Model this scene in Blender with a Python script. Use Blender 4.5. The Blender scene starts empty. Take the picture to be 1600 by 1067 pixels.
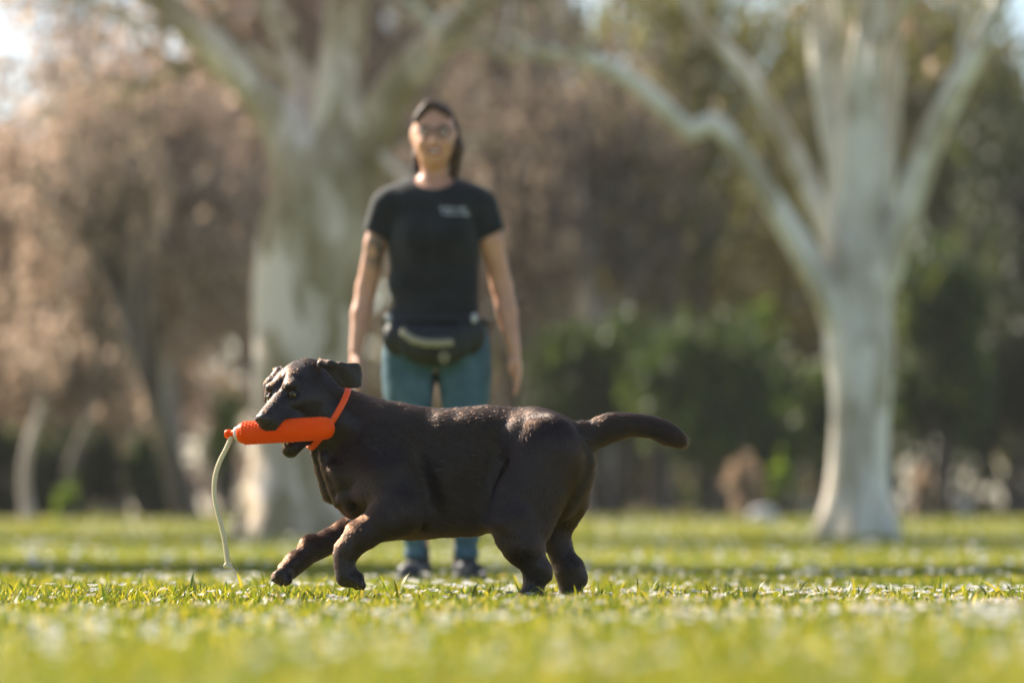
import bpy, math, random
import numpy as np
from mathutils import Vector, Matrix

random.seed(7)
rng = np.random.default_rng(7)
R = math.radians
scn = bpy.context.scene
COL = scn.collection

# ------------------------------------------------------------------ camera
HC = 0.156                    # the photographer lies in the grass
FPX = 6000.0                 # focal length in pixels of the 1600 px wide frame
HORIZ = 850.0
PITCH = math.atan((HORIZ - 533.5) / FPX)
cam_d = bpy.data.cameras.new('camera')
cam = bpy.data.objects.new('camera', cam_d)
COL.objects.link(cam)
scn.camera = cam
cam_d.sensor_width = 36.0
cam_d.lens = 135.0
cam_d.clip_start = 0.1
cam_d.clip_end = 2000.0
cam.location = (0, 0, HC)
cam.rotation_euler = (math.pi / 2 + PITCH, 0, 0)
cam_d.dof.use_dof = True
cam_d.dof.focus_distance = 9.62
cam_d.dof.aperture_fstop = 1.85
cam_d.dof.aperture_ratio = 1.2

# ------------------------------------------------------------------ light
SUN = Vector((-0.62, 0.53, 0.58)).normalized()
elev = math.asin(SUN.z)
azim = math.atan2(SUN.x, SUN.y)
w = bpy.data.worlds.new('World')
scn.world = w
w.use_nodes = True
nt = w.node_tree
bg = nt.nodes['Background']
sky = nt.nodes.new('ShaderNodeTexSky')
sky.sky_type = 'NISHITA'
sky.sun_disc = False
sky.sun_elevation = elev
sky.sun_rotation = azim
sky.dust_density = 1.0
sky.air_density = 1.0
nt.links.new(sky.outputs[0], bg.inputs[0])
bg.inputs[1].default_value = 0.072
sl = bpy.data.lights.new('sun', 'SUN')
sl.energy = 5.0
sl.angle = R(0.5)
sl.color = (1.0, 0.90, 0.765)
so = bpy.data.objects.new('sun', sl)
COL.objects.link(so)
so.rotation_euler = SUN.to_track_quat('Z', 'Y').to_euler()
scn.view_settings.view_transform = 'Standard'
scn.view_settings.look = 'None'
scn.view_settings.gamma = 1.0
scn.view_settings.use_curve_mapping = False
scn.view_settings.exposure = 1.58
scn.render.engine = 'CYCLES'
scn.cycles.max_bounces = 8
scn.cycles.transparent_max_bounces = 8
scn.cycles.use_denoising = True

# ------------------------------------------------------------------ helpers
CP, SP = math.cos(PITCH), math.sin(PITCH)


def P(px, py, Y):
    """world point seen at pixel px, py (1600 px frame) at world depth Y"""
    u = (px - 800.0) / FPX
    v = (533.5 - py) / FPX
    dy = CP - v * SP
    dz = SP + v * CP
    t = Y / dy
    return np.array([u * t, Y, HC + dz * t])


def tag(o, label=None, cat=None, group=None, kind=None):
    if label: o['label'] = label
    if cat: o['category'] = cat
    if group: o['group'] = group
    if kind: o['kind'] = kind
    return o


def empty(name, loc, parent=None):
    o = bpy.data.objects.new(name, None)
    o.location = Vector(loc)
    COL.objects.link(o)
    if parent: o.parent = parent
    return o


def link(name, me, mat, parent=None, loc=None):
    o = bpy.data.objects.new(name, me)
    COL.objects.link(o)
    if mat is not None and len(me.materials) == 0:
        me.materials.append(mat)
    if parent is not None:
        o.parent = parent
    if loc is not None:
        o.location = Vector(loc)
    return o


def make_mesh(name, V, F, smooth=True, attrs=None):
    """V (n,3); F = list of index arrays (m,k)"""
    V = np.asarray(V, dtype=np.float32)
    if not isinstance(F, list):
        F = [F]
    F = [np.asarray(f, dtype=np.int32) for f in F if len(f)]
    me = bpy.data.meshes.new(name)
    me.vertices.add(len(V))
    me.vertices.foreach_set('co', V.ravel())
    nl = sum(f.size for f in F)
    npol = sum(len(f) for f in F)
    me.loops.add(nl)
    me.loops.foreach_set('vertex_index', np.concatenate([f.ravel() for f in F]))
    me.polygons.add(npol)
    starts = []
    off = 0
    for f in F:
        k = f.shape[1]
        starts.append(off + np.arange(len(f)) * k)
        off += f.size
    me.polygons.foreach_set('loop_start', np.concatenate(starts).astype(np.int32))
    if smooth:
        me.polygons.foreach_set('use_smooth', np.ones(npol, dtype=bool))
    me.update(calc_edges=True)
    if attrs:
        for k, a in attrs.items():
            at = me.attributes.new(k, 'FLOAT', 'POINT')
            at.data.foreach_set('value', np.asarray(a, dtype=np.float32))
    return me


def recentre(me_V, origin):
    return np.asarray(me_V) - np.asarray(origin)


# ------------------------------------------------------------------ signed distance modelling
def unit(v):
    v = np.asarray(v, float)
    return v / (np.linalg.norm(v) + 1e-12)


class SDF:
    def __init__(s, lo, hi, h):
        s.lo = np.array(lo, float); s.h = h
        s.n = np.ceil((np.array(hi, float) - s.lo) / h).astype(int) + 1
        s.F = np.full(tuple(s.n), 0.2, dtype=np.float32)

    def _sub(s, lo, hi):
        a = np.clip(np.floor((np.array(lo) - s.lo) / s.h).astype(int), 0, s.n)
        b = np.clip(np.ceil((np.array(hi) - s.lo) / s.h).astype(int) + 1, 0, s.n)
        if np.any(b <= a):
            return None
        sl_ = tuple(slice(int(x), int(y)) for x, y in zip(a, b))
        ax = [(s.lo[i] + np.arange(a[i], b[i]) * s.h).astype(np.float32) for i in range(3)]
        X = ax[0][:, None, None]; Y = ax[1][None, :, None]; Z = ax[2][None, None, :]
        return sl_, X, Y, Z

    def _merge(s, sl_, d, k, mode):
        A = s.F[sl_]
        if mode == 'sub':
            A2 = -A
        else:
            A2 = A
        hh = np.maximum(k - np.abs(A2 - d), 0) / max(k, 1e-6)
        m = np.minimum(A2, d) - hh * hh * (k * 0.25)
        s.F[sl_] = -m if mode == 'sub' else m

    def cone(s, a, b, ra, rb, k=0.02, sq=None, mode='add'):
        """tapered capsule; sq=(axis, factor) scales the section along that axis"""
        a = np.array(a, float); b = np.array(b, float)
        rm = max(ra, rb) * (max(1.0, sq[1]) if sq else 1.0) + k + s.h * 3
        r = s._sub(np.minimum(a, b) - rm, np.maximum(a, b) + rm)
        if r is None: return
        sl_, X, Y, Z = r
        dx = X - a[0]; dy = Y - a[1]; dz = Z - a[2]
        ba = b - a
        L2 = float(ba @ ba) + 1e-12
        t = np.clip((dx * ba[0] + dy * ba[1] + dz * ba[2]) / L2, 0, 1)
        qx = dx - t * ba[0]; qy = dy - t * ba[1]; qz = dz - t * ba[2]
        f = 1.0
        if sq:
            n = unit(sq[0]); c = 1.0 / sq[1] - 1.0
            q = (qx * n[0] + qy * n[1] + qz * n[2]) * c
            qx = qx + q * n[0]; qy = qy + q * n[1]; qz = qz + q * n[2]
            f = min(sq[1], 1.0)
        d = np.sqrt(qx * qx + qy * qy + qz * qz) - (ra + (rb - ra) * t)
        s._merge(sl_, d * np.float32(f), k, mode)

    def ell(s, c, r, M=None, k=0.02, mode='add'):
        """ellipsoid; M = 3 unit axes as rows"""
        c = np.array(c, float); r = np.array(r, float)
        rm = r.max() + k + s.h * 3
        q = s._sub(c - rm, c + rm)
        if q is None: return
        sl_, X, Y, Z = q
        dx = X - c[0]; dy = Y - c[1]; dz = Z - c[2]
        if M is None: M = np.eye(3)
        M = np.asarray(M, float)
        u = [dx * M[i, 0] + dy * M[i, 1] + dz * M[i, 2] for i in range(3)]
        k0 = np.sqrt(sum((u[i] / r[i]) ** 2 for i in range(3)))
        k1 = np.sqrt(sum((u[i] / r[i] ** 2) ** 2 for i in range(3))) + 1e-6
        d = k0 * (k0 - 1.0) / k1
        s._merge(sl_, d, k, mode)

    def slab(s, poly, y0, ny, th, rnd_, k):
        """flat flap: polygon in the xz plane, depth y0(x, z), half thickness th"""
        poly = np.asarray(poly, float)
        pad = th + rnd_ + k + 3 * s.h
        lo = np.array([poly[:, 0].min() - pad, ny[0] - pad, poly[:, 1].min() - pad])
        hi = np.array([poly[:, 0].max() + pad, ny[1] + pad, poly[:, 1].max() + pad])
        sl_, X, Y, Z = s._sub(lo, hi)
        PX = X[:, 0, 0][:, None]; PZ = Z[0, 0][None]
        d2 = np.full((PX.shape[0], PZ.shape[1]), 1e9); ins = np.zeros(d2.shape, bool)
        for i in range(len(poly)):
            a = poly[i]; b = poly[(i + 1) % len(poly)]
            ex, ez = b - a
            t = np.clip(((PX - a[0]) * ex + (PZ - a[1]) * ez) / (ex * ex + ez * ez), 0, 1)
            d2 = np.minimum(d2, (PX - a[0] - t * ex) ** 2 + (PZ - a[1] - t * ez) ** 2)
            c = ((a[1] > PZ) != (b[1] > PZ)) & (PX < (b[0] - a[0]) * (PZ - a[1]) / ((b[1] - a[1]) if b[1] != a[1] else 1e-9) + a[0])
            ins ^= c
        d = np.sqrt(d2) * np.where(ins, -1, 1) + rnd_
        dd = np.abs(Y - y0(PX, PZ)[:, None, :]) - th + rnd_
        D2 = np.repeat(d[:, None, :], Y.shape[1], 1)
        o = np.minimum(np.maximum(D2, dd), 0) + np.sqrt(np.maximum(D2, 0) ** 2 + np.maximum(dd, 0) ** 2) - rnd_
        s._merge(sl_, o.astype(np.float32), k, 'add')

    def grid(s):
        ax = [(s.lo[i] + np.arange(s.n[i]) * s.h).astype(np.float32) for i in range(3)]
        return ax[0][:, None, None], ax[1][None, :, None], ax[2][None, None, :]

    def sample(s, p):
        p = np.atleast_2d(p)
        g = (p - s.lo) / s.h
        g = np.clip(g, 0, s.n - 1.001)
        i = g.astype(int); f = g - i
        o = 0
        for a in (0, 1):
            for b in (0, 1):
                for c in (0, 1):
                    wt = (f[:, 0] if a else 1 - f[:, 0]) * (f[:, 1] if b else 1 - f[:, 1]) * (f[:, 2] if c else 1 - f[:, 2])
                    o = o + wt * s.F[i[:, 0] + a, i[:, 1] + b, i[:, 2] + c]
        return o

    def mesh(s):
        """naive surface nets"""
        F = s.F
        S = F < 0
        cells = np.zeros(tuple(np.array(F.shape) - 1), dtype=np.uint8)
        for a in (0, 1):
            for b in (0, 1):
                for c in (0, 1):
                    cells += S[a:F.shape[0] - 1 + a, b:F.shape[1] - 1 + b, c:F.shape[2] - 1 + c]
        act = np.argwhere((cells > 0) & (cells < 8))
        idx = np.full(cells.shape, -1, dtype=np.int32)
        idx[act[:, 0], act[:, 1], act[:, 2]] = np.arange(len(act))
        corners = np.array([(a, b, c) for a in (0, 1) for b in (0, 1) for c in (0, 1)])
        vals = np.stack([F[act[:, 0] + a, act[:, 1] + b, act[:, 2] + c] for a, b, c in corners], 1)
        acc = np.zeros((len(act), 3)); cnt = np.zeros(len(act))
        for i in range(8):
            for j in range(i + 1, 8):
                if np.abs(corners[i] - corners[j]).sum() != 1: continue
                vi, vj = vals[:, i], vals[:, j]
                m = (vi < 0) != (vj < 0)
                t = np.where(m, vi / np.where(m, vi - vj, 1), 0)
                p = corners[i][None] * (1 - t[:, None]) + corners[j][None] * t[:, None]
                acc[m] += p[m]; cnt += m
        V = (act + acc / cnt[:, None]) * s.h + s.lo
        quads = []
        for ax in range(3):
            o1, o2 = (ax + 1) % 3, (ax + 2) % 3
            sA = [slice(None)] * 3; sB = [slice(None)] * 3
            sA[ax] = slice(0, -1); sB[ax] = slice(1, None)
            ch = S[tuple(sA)] != S[tuple(sB)]
            e = np.argwhere(ch)
            ok = (e[:, o1] > 0) & (e[:, o2] > 0) & (e[:, o1] < F.shape[o1] - 1) & (e[:, o2] < F.shape[o2] - 1)
            e = e[ok]
            def cell(d1, d2):
                c = e.copy(); c[:, o1] -= d1; c[:, o2] -= d2
                return idx[c[:, 0], c[:, 1], c[:, 2]]
            q = np.stack([cell(1, 1), cell(0, 1), cell(0, 0), cell(1, 0)], 1)
            inside = S[e[:, 0], e[:, 1], e[:, 2]]
            q[~inside] = q[~inside][:, ::-1]
            quads.append(q)
        Q = np.concatenate(quads)
        Q = Q[(Q >= 0).all(1)]
        return V, Q


def relax(V, Q, n=2, lam=0.5):
    E = np.concatenate([Q[:, [0, 1]], Q[:, [1, 2]], Q[:, [2, 3]], Q[:, [3, 0]]])
    for _ in range(n):
        A = np.zeros_like(V); c = np.zeros(len(V))
        for i in range(3):
            A[:, i] = np.bincount(E[:, 0], V[E[:, 1], i], len(V)) + np.bincount(E[:, 1], V[E[:, 0], i], len(V))
        c = np.bincount(E[:, 0], minlength=len(V)) + np.bincount(E[:, 1], minlength=len(V))
        V = V * (1 - lam) + lam * A / np.maximum(c, 1)[:, None]
    return V


def vnormals(V, Q):
    n = np.cross(V[Q[:, 2]] - V[Q[:, 0]], V[Q[:, 3]] - V[Q[:, 1]])
    N = np.zeros_like(V)
    for i in range(3):
        for j in range(4):
            N[:, i] += np.bincount(Q[:, j], n[:, i], len(V))
    return N / (np.linalg.norm(N, axis=1, keepdims=True) + 1e-12)


# ------------------------------------------------------------------ materials
def new_mat(name):
    m = bpy.data.materials.new(name)
    m.use_nodes = True
    return m, m.node_tree, m.node_tree.nodes['Principled BSDF']


def noise_node(nt, scale, detail=4, vec=None, coord='Object'):
    n = nt.nodes.new('ShaderNodeTexNoise')
    n.inputs['Scale'].default_value = scale
    n.inputs['Detail'].default_value = detail
    if vec is None:
        tc = nt.nodes.new('ShaderNodeTexCoord')
        vec = tc.outputs[coord]
    nt.links.new(vec, n.inputs['Vector'])
    return n


def ramp(nt, fac, stops):
    r = nt.nodes.new('ShaderNodeValToRGB')
    e = r.color_ramp.elements
    while len(e) < len(stops): e.new(0.5)
    for i, (p, c) in enumerate(stops):
        e[i].position = p
        e[i].color = (*c, 1)
    nt.links.new(fac, r.inputs[0])
    return r


def bump(nt, b, h, strength, dist=0.01):
    n = nt.nodes.new('ShaderNodeBump')
    n.inputs['Strength'].default_value = strength
    n.inputs['Distance'].default_value = dist
    nt.links.new(h, n.inputs['Height'])
    nt.links.new(n.outputs[0], b.inputs['Normal'])


def simple(name, stops, scale=8, rough=0.6, bmp=0.3, dist=0.003, spec=0.5, coord='Object', sheen=0, detail=4):
    m, t, b = new_mat(name)
    n = noise_node(t, scale, detail, coord=coord)
    k = len(stops)
    r = ramp(t, n.outputs[0], [(0.3 + 0.4 * i / max(k - 1, 1), c) for i, c in enumerate(stops)])
    t.links.new(r.outputs[0], b.inputs['Base Color'])
    b.inputs['Roughness'].default_value = rough
    b.inputs['Specular IOR Level'].default_value = spec
    if sheen:
        b.inputs['Sheen Weight'].default_value = sheen
    if bmp: bump(t, b, n.outputs[0], bmp, dist)
    return m


def leaf_mat(name, stops, trans=0.45, rough=0.5, attr='rnd', spec=0.3, tint=(1.25, 1.2, 0.6)):
    """thin leaf: reflects and lets light through; per-leaf colour from an attribute"""
    m, t, b = new_mat(name)
    a = t.nodes.new('ShaderNodeAttribute'); a.attribute_name = attr
    r = ramp(t, a.outputs['Fac'], stops)
    t.links.new(r.outputs[0], b.inputs['Base Color'])
    b.inputs['Roughness'].default_value = rough
    b.inputs['Specular IOR Level'].default_value = spec
    tr = t.nodes.new('ShaderNodeBsdfTranslucent')
    mul = t.nodes.new('ShaderNodeMix'); mul.data_type = 'RGBA'; mul.blend_type = 'MULTIPLY'
    mul.inputs[0].default_value = 1.0
    t.links.new(r.outputs[0], mul.inputs[6]); mul.inputs[7].default_value = (*tint, 1)
    t.links.new(mul.outputs[2], tr.inputs[0])
    mx = t.nodes.new('ShaderNodeMixShader'); mx.inputs[0].default_value = trans
    t.links.new(b.outputs[0], mx.inputs[1]); t.links.new(tr.outputs[0], mx.inputs[2])
    t.links.new(mx.outputs[0], t.nodes['Material Output'].inputs[0])
    return m


# ------------------------------------------------------------------ ground
def ground_z(x, y):
    x = np.asarray(x, float); y = np.asarray(y, float)
    u = (y - 17.0) / 4.0
    rise = 0.0131 * 4.0 * np.where(u > 20, u, np.log1p(np.exp(np.minimum(u, 20))))
    rise = np.where(y > 90, 0.0131 * 73 + (rise - 0.0131 * 73) * 0.1, rise)
    lump = 0.008 * np.sin(x * 1.3 + 0.5) * np.sin(y * 0.9 + 1.1) + 0.005 * np.sin(x * 2.9 - y * 2.1)
    return rise + lump * np.clip((y - 2) / 4, 0, 1)


def build_ground():
    ys = np.concatenate([np.linspace(-12, 3, 12)[:-1], np.linspace(3, 20, 110)[:-1], np.linspace(20, 80, 110)[:-1], np.geomspace(80, 700, 30)])
    xs = np.concatenate([-np.geomspace(500, 12, 22)[:-1], np.linspace(-12, 12, 120)[:-1], np.geomspace(12, 500, 22)])
    X, Y = np.meshgrid(xs, ys)
    Z = ground_z(X, Y)
    V = np.stack([X, Y, Z], -1).reshape(-1, 3)
    i = np.arange(len(ys) - 1)[:, None] * len(xs) + np.arange(len(xs) - 1)[None]
    i = i.ravel()
    F = np.stack([i, i + 1, i + 1 + len(xs), i + len(xs)], 1)
    me = make_mesh('lawn', V, F)
    m, t, b = new_mat('lawn')
    tc = t.nodes.new('ShaderNodeTexCoord')
    big = noise_node(t, 0.35, 5, tc.outputs['Object'])
    fine = noise_node(t, 30, 6, tc.outputs['Object'])
    g = ramp(t, big.outputs[0], [(0.3, (0.10, 0.15, 0.02)), (0.5, (0.17, 0.21, 0.035)), (0.7, (0.26, 0.25, 0.07))])
    g2 = ramp(t, fine.outputs[0], [(0.35, (0.35, 0.35, 0.35)), (0.65, (1.2, 1.2, 1.2))])
    mu = t.nodes.new('ShaderNodeMix'); mu.data_type = 'RGBA'; mu.blend_type = 'MULTIPLY'; mu.inputs[0].default_value = 0.8
    t.links.new(g.outputs[0], mu.inputs[6]); t.links.new(g2.outputs[0], mu.inputs[7])
    # leaf litter under the wood
    sep = t.nodes.new('ShaderNodeSeparateXYZ'); t.links.new(tc.outputs['Object'], sep.inputs[0])
    mp = t.nodes.new('ShaderNodeMapRange'); mp.inputs[1].default_value = 66; mp.inputs[2].default_value = 74
    t.links.new(sep.outputs['Y'], mp.inputs[0])
    litter = ramp(t, fine.outputs[0], [(0.35, (0.05, 0.035, 0.022)), (0.65, (0.16, 0.11, 0.07))])
    mx = t.nodes.new('ShaderNodeMix'); mx.data_type = 'RGBA'
    t.links.new(mp.outputs[0], mx.inputs[0]); t.links.new(mu.outputs[2], mx.inputs[6]); t.links.new(litter.outputs[0], mx.inputs[7])
    t.links.new(mx.outputs[2], b.inputs['Base Color'])
    b.inputs['Roughness'].default_value = 0.9
    b.inputs['Specular IOR Level'].default_value = 0.2
    bump(t, b, fine.outputs[0], 0.8, 0.02)
    o = link('ground', me, m)
    tag(o, 'lawn of short green grass rising gently towards the wood', kind='structure')


build_ground()


# ------------------------------------------------------------------ grass
def blades(x, y, h, wd, lean, seg):
    """curved tapered blades; returns V,F lists and rnd attribute"""
    n = len(x)
    z = ground_z(x, y) - 0.004
    ang = rng.uniform(0, 2 * np.pi, n)
    la = rng.uniform(0, 2 * np.pi, n)
    ca, sa = np.cos(ang), np.sin(ang)
    cl, sn = np.cos(la), np.sin(la)
    rows = []
    for s in range(seg):
        t = s / seg
        ww = wd * (1 - 0.25 * t) * 0.5 * (1 if s else 0.7)
        bend = lean * h * t * t
        cx = x + cl * bend; cy = y + sn * bend; cz = z + h * (t - 0.35 * lean * t * t)
        rows.append(np.stack([cx - ca * ww, cy - sa * ww, cz], 1))
        rows.append(np.stack([cx + ca * ww, cy + sa * ww, cz], 1))
    bend = lean * h
    rows.append(np.stack([x + cl * bend, y + sn * bend, z + h * (1 - 0.35 * lean)], 1))
    k = len(rows)
    V = np.stack(rows, 1).reshape(-1, 3)
    b = np.arange(n) * k
    F4 = [np.stack([b + 2 * s, b + 2 * s + 1, b + 2 * s + 3, b + 2 * s + 2], 1) for s in range(seg - 1)]
    F3 = np.stack([b + 2 * seg - 2, b + 2 * seg - 1, b + 2 * seg], 1)
    rnd = np.repeat(rng.random(n), k)
    return V, F4, F3, rnd


def half_w(y):
    return 0.134 * y + 1.15


def scatter(n, y0, y1, power=1.0):
    y = y0 + (y1 - y0) * rng.random(n) ** power
    x = rng.uniform(-1, 1, n) * half_w(y)
    return x, y


def clump_keep(x, y, s=2.3, thr=-0.2):
    v = np.sin(x * s * 1.7 + np.sin(y * s) * 1.3) + np.sin(y * s * 2.1 + np.sin(x * s * 1.3) * 1.7)
    return v


grass_m = leaf_mat('grass_blade', [(0.0, (0.035, 0.075, 0.012)), (0.25, (0.085, 0.14, 0.016)), (0.7, (0.225, 0.24, 0.02)), (0.92, (0.37, 0.325, 0.05)), (1.0, (0.46, 0.36, 0.16))], trans=0.55, rough=0.42, spec=0.5, tint=(1.3, 1.15, 0.45))


def build_grass():
    Vs, F4s, F3s, Rs = [], [], [], []
    off = 0
    def add(x, y, h, wd, lean, seg):
        nonlocal off
        V, F4, F3, r = blades(x, y, h, wd, lean, seg)
        Vs.append(V); F3s.append(F3 + off); Rs.append(r)
        for f in F4: F4s.append(f + off)
        off += len(V)
    def zone(n, y0, y1, hmin, hmax, w0, w1, seg):
        x, y = scatter(n, y0, y1)
        c = clump_keep(x, y)
        h = rng.uniform(hmin, hmax, n) * (1 + 0.16 * c)
        add(x, y, h, rng.uniform(w0, w1, n), rng.uniform(0.1, 0.9, n), seg)
    zone(58000, 2.8, 7.6, 0.016, 0.038, 0.003, 0.006, 2)
    zone(160000, 7.6, 12.0, 0.013, 0.041, 0.0025, 0.0060, 3)
    # a few tall tufts near the plane of focus
    tx, ty = scatter(600, 8.5, 11.2)
    xx, yy = [], []
    for a, b in zip(tx, ty):
        k = rng.integers(3, 9)
        xx.append(a + rng.normal(0, 0.018, k)); yy.append(b + rng.normal(0, 0.018, k))
    xx = np.concatenate(xx); yy = np.concatenate(yy)
    add(xx, yy, rng.uniform(0.03, 0.062, len(xx)) * rng.choice([.7, 1, 1, 1.35], len(xx)), rng.uniform(0.004, 0.009, len(xx)), rng.uniform(0.1, 1.0, len(xx)), 4)
    zone(84000, 12.0, 20.0, 0.014, 0.034, 0.004, 0.008, 2)
    zone(60000, 20.0, 38.0, 0.02, 0.05, 0.008, 0.02, 1)
    zone(48000, 38.0, 72.0, 0.03, 0.07, 0.02, 0.05, 1)
    me = make_mesh('grass', np.concatenate(Vs), F4s + F3s, attrs={'rnd': np.concatenate(Rs)})
    o = link('grass', me, grass_m)
    tag(o, 'short bright green lawn grass with a few longer blades', 'grass', kind='stuff')


build_grass()

# ------------------------------------------------------------------ daisies
petal_m = leaf_mat('daisy_petal', [(0.0, (0.66, 0.64, 0.62)), (0.8, (0.72, 0.69, 0.68)), (1.0, (0.66, 0.45, 0.5))], trans=0.35, rough=0.6, tint=(1, 1, 1))
disc_m = simple('daisy_disc', [(0.55, 0.33, 0.03), (0.75, 0.5, 0.05)], 400, 0.8)
stem_m = simple('daisy_stem', [(0.10, 0.16, 0.03), (0.16, 0.22, 0.05)], 60, 0.6)


def daisy_meshes(np_=15, cup=0.2, r=0.0115, h=0.04):
    # stem: thin 4-sided tube
    V = []; F = []
    pts = [(0, 0, 0), (0.002, 0.001, h * 0.5), (0.0, 0.0, h)]
    for p in pts:
        for k in range(4):
            a = k * math.pi / 2
            V.append((p[0] + 0.0007 * math.cos(a), p[1] + 0.0007 * math.sin(a), p[2]))
    for s in range(2):
        for k in range(4):
            F.append((s * 4 + k, s * 4 + (k + 1) % 4, s * 4 + 4 + (k + 1) % 4, s * 4 + 4 + k))
    stem = make_mesh('stem', V, np.array(F))
    PV = []; PF = []
    for k in range(np_):
        a = 2 * math.pi * k / np_ + random.uniform(-0.08, 0.08)
        rr = r * random.uniform(0.88, 1.05)
        c = cup + random.uniform(-0.12, 0.12)
        ww = r * 0.2
        for t, wf in ((0.25, 0.5), (0.7, 1.0), (1.0, 0.35)):
            x = rr * t; zz = h + rr * t * c
            for sgn in (-1, 1):
                y = sgn * ww * wf * 0.5 * 1.4
                PV.append((x * math.cos(a) - y * math.sin(a), x * math.sin(a) + y * math.cos(a), zz + 0.0003 * (k % 2)))
        b = k * 6
        PF += [(b, b + 1, b + 3, b + 2), (b + 2, b + 3, b + 5, b + 4)]
    pet = make_mesh('petals', PV, np.array(PF), attrs={'rnd': np.repeat(rng.random(np_), 6)})
    DV = [(0, 0, h + 0.0028)]; n = 8
    for ring, (q, z) in enumerate(((0.22, 0.0022), (0.33, 0.0004))):
        for k in range(n):
            a = 2 * math.pi * k / n
            DV.append((r * q * math.cos(a), r * q * math.sin(a), h + z))
    DF3 = [(0, 1 + k, 1 + (k + 1) % n) for k in range(n)]
    DF4 = [(1 + k, 1 + n + k, 1 + n + (k + 1) % n, 1 + (k + 1) % n) for k in range(n)]
    disc = make_mesh('disc', DV, [np.array(DF4), np.array(DF3)])
    stem.materials.append(stem_m); pet.materials.append(petal_m); disc.materials.append(disc_m)
    return stem, pet, disc


def build_daisies():
    kinds = [daisy_meshes(14, 0.15, 0.0122, 0.030), daisy_meshes(17, 0.45, 0.0110, 0.025), daisy_meshes(13, -0.1, 0.0130, 0.035)]
    spots = []
    n = 0
    while n < 2350:
        y = random.uniform(4.2, 17.0)
        x = random.uniform(-1, 1) * half_w(y)
        dens = 0.45 + 0.55 / (1 + math.exp(-(x / max(y, 1) * 10 - 0.1) * 3))
        # drifts
        v = math.sin(x * 2.1 + 0.7 * y) + math.sin(x * 1.1 - 1.9 * y + 2)
        dens *= 0.35 + 0.65 / (1 + math.exp(-2.2 * v))
        if y > 12: dens *= 0.55
        if random.random() < dens:
            spots.append((x, y)); n += 1
    spots.sort(key=lambda s: abs(s[1] - 8.0))
    seen = [s for s in spots if abs(s[0]) / s[1] * FPX < 815]
    near = seen[:290]
    ns = set(near)
    far = [s for s in spots if s not in ns]
    grp = 'white daisies growing in the lawn'
    for x, y in near:
        k = random.randrange(3)
        st, pt, dc = kinds[k]
        s = random.uniform(0.8, 1.2)
        root = bpy.data.objects.new('daisy', st)
        COL.objects.link(root)
        root.location = (x, y, float(ground_z(x, y)) - 0.003)
        root.scale = (s, s, s)
        root.rotation_euler = (random.uniform(-0.35, 0.25), random.uniform(-0.35, 0.2), random.uniform(0, 6.28))
        px_ = 800 + x / y * FPX
        col_ = ['near the left edge', 'left of the hanging rope', 'below the dog\'s head and forelegs', 'below the dog\'s belly', 'below the dog\'s hind legs', 'right of the dog\'s hind legs', 'below the right plane tree', 'near the right edge'][
            0 if px_ < 120 else 1 if px_ < 330 else 2 if px_ < 600 else 3 if px_ < 780 else 4 if px_ < 940 else 5 if px_ < 1200 else 6 if px_ < 1430 else 7]
        dep_ = 'blurred white daisy near the camera, ' if y < 7.4 else 'white daisy just in front of the sharp grass, ' if y < 8.9 else 'sharp white daisy level with the dog, ' if y < 10.6 else 'white daisy behind the sharp grass, '
        tag(root, dep_ + col_, 'daisy', grp)
        for nm, me in (('petals', pt), ('disc', dc)):
            c = bpy.data.objects.new(nm, me); COL.objects.link(c); c.parent = root
    # the rest: joined
    Vp, Fp, Rp = [], [], []
    off = 0
    base = [np.array([v.co for v in k[1].vertices]) for k in kinds]
    bf = [np.array([p.vertices[:] for p in k[1].polygons]) for k in kinds]
    for x, y in far:
        k = random.randrange(3)
        s = random.uniform(0.85, 1.25)
        a = random.uniform(0, 6.28)
        tilt = Matrix.Rotation(random.uniform(-0.4, 0.4), 3, 'X') @ Matrix.Rotation(a, 3, 'Z')
        V = base[k] @ np.array(tilt).T * s + np.array([x, y, float(ground_z(x, y))])
        Vp.append(V); Fp.append(bf[k] + off); off += len(V); Rp.append(rng.random(len(V)))
    # distant and out of focus flowers farther up the lawn, as small petal discs
    for _ in range(1000):
        y = random.uniform(17, 66); x = random.uniform(-1, 1) * half_w(y)
        r_ = random.uniform(0.01, 0.02) * (1 + y / 60)
        z = float(ground_z(x, y)) + 0.03
        a = np.arange(6) * math.pi / 3
        V = np.stack([x + r_ * np.cos(a), y + r_ * np.sin(a) * 0.8, z + 0.4 * r_ * np.sin(a)], 1)
        V = np.concatenate([V, V[:0]])
        Vp.append(V); Fp.append(np.array([[0, 1, 2, 3], [0, 3, 4, 5]]) + off); off += 6; Rp.append(rng.random(6))
    me = make_mesh('daisies', np.concatenate(Vp), np.concatenate(Fp), attrs={'rnd': np.concatenate(Rp)})
    o = link('daisy_drift', me, petal_m)
    tag(o, 'drifts of white daisies scattered across the lawn', 'daisies', kind='stuff')


build_daisies()
# ------------------------------------------------------------------ dog
DY = 9.70            # world depth of the dog's middle
PXM = FPX / DY       # pixels per metre there


def D(px, py, dy=0.0):
    return P(px, py, DY + dy)


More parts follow.
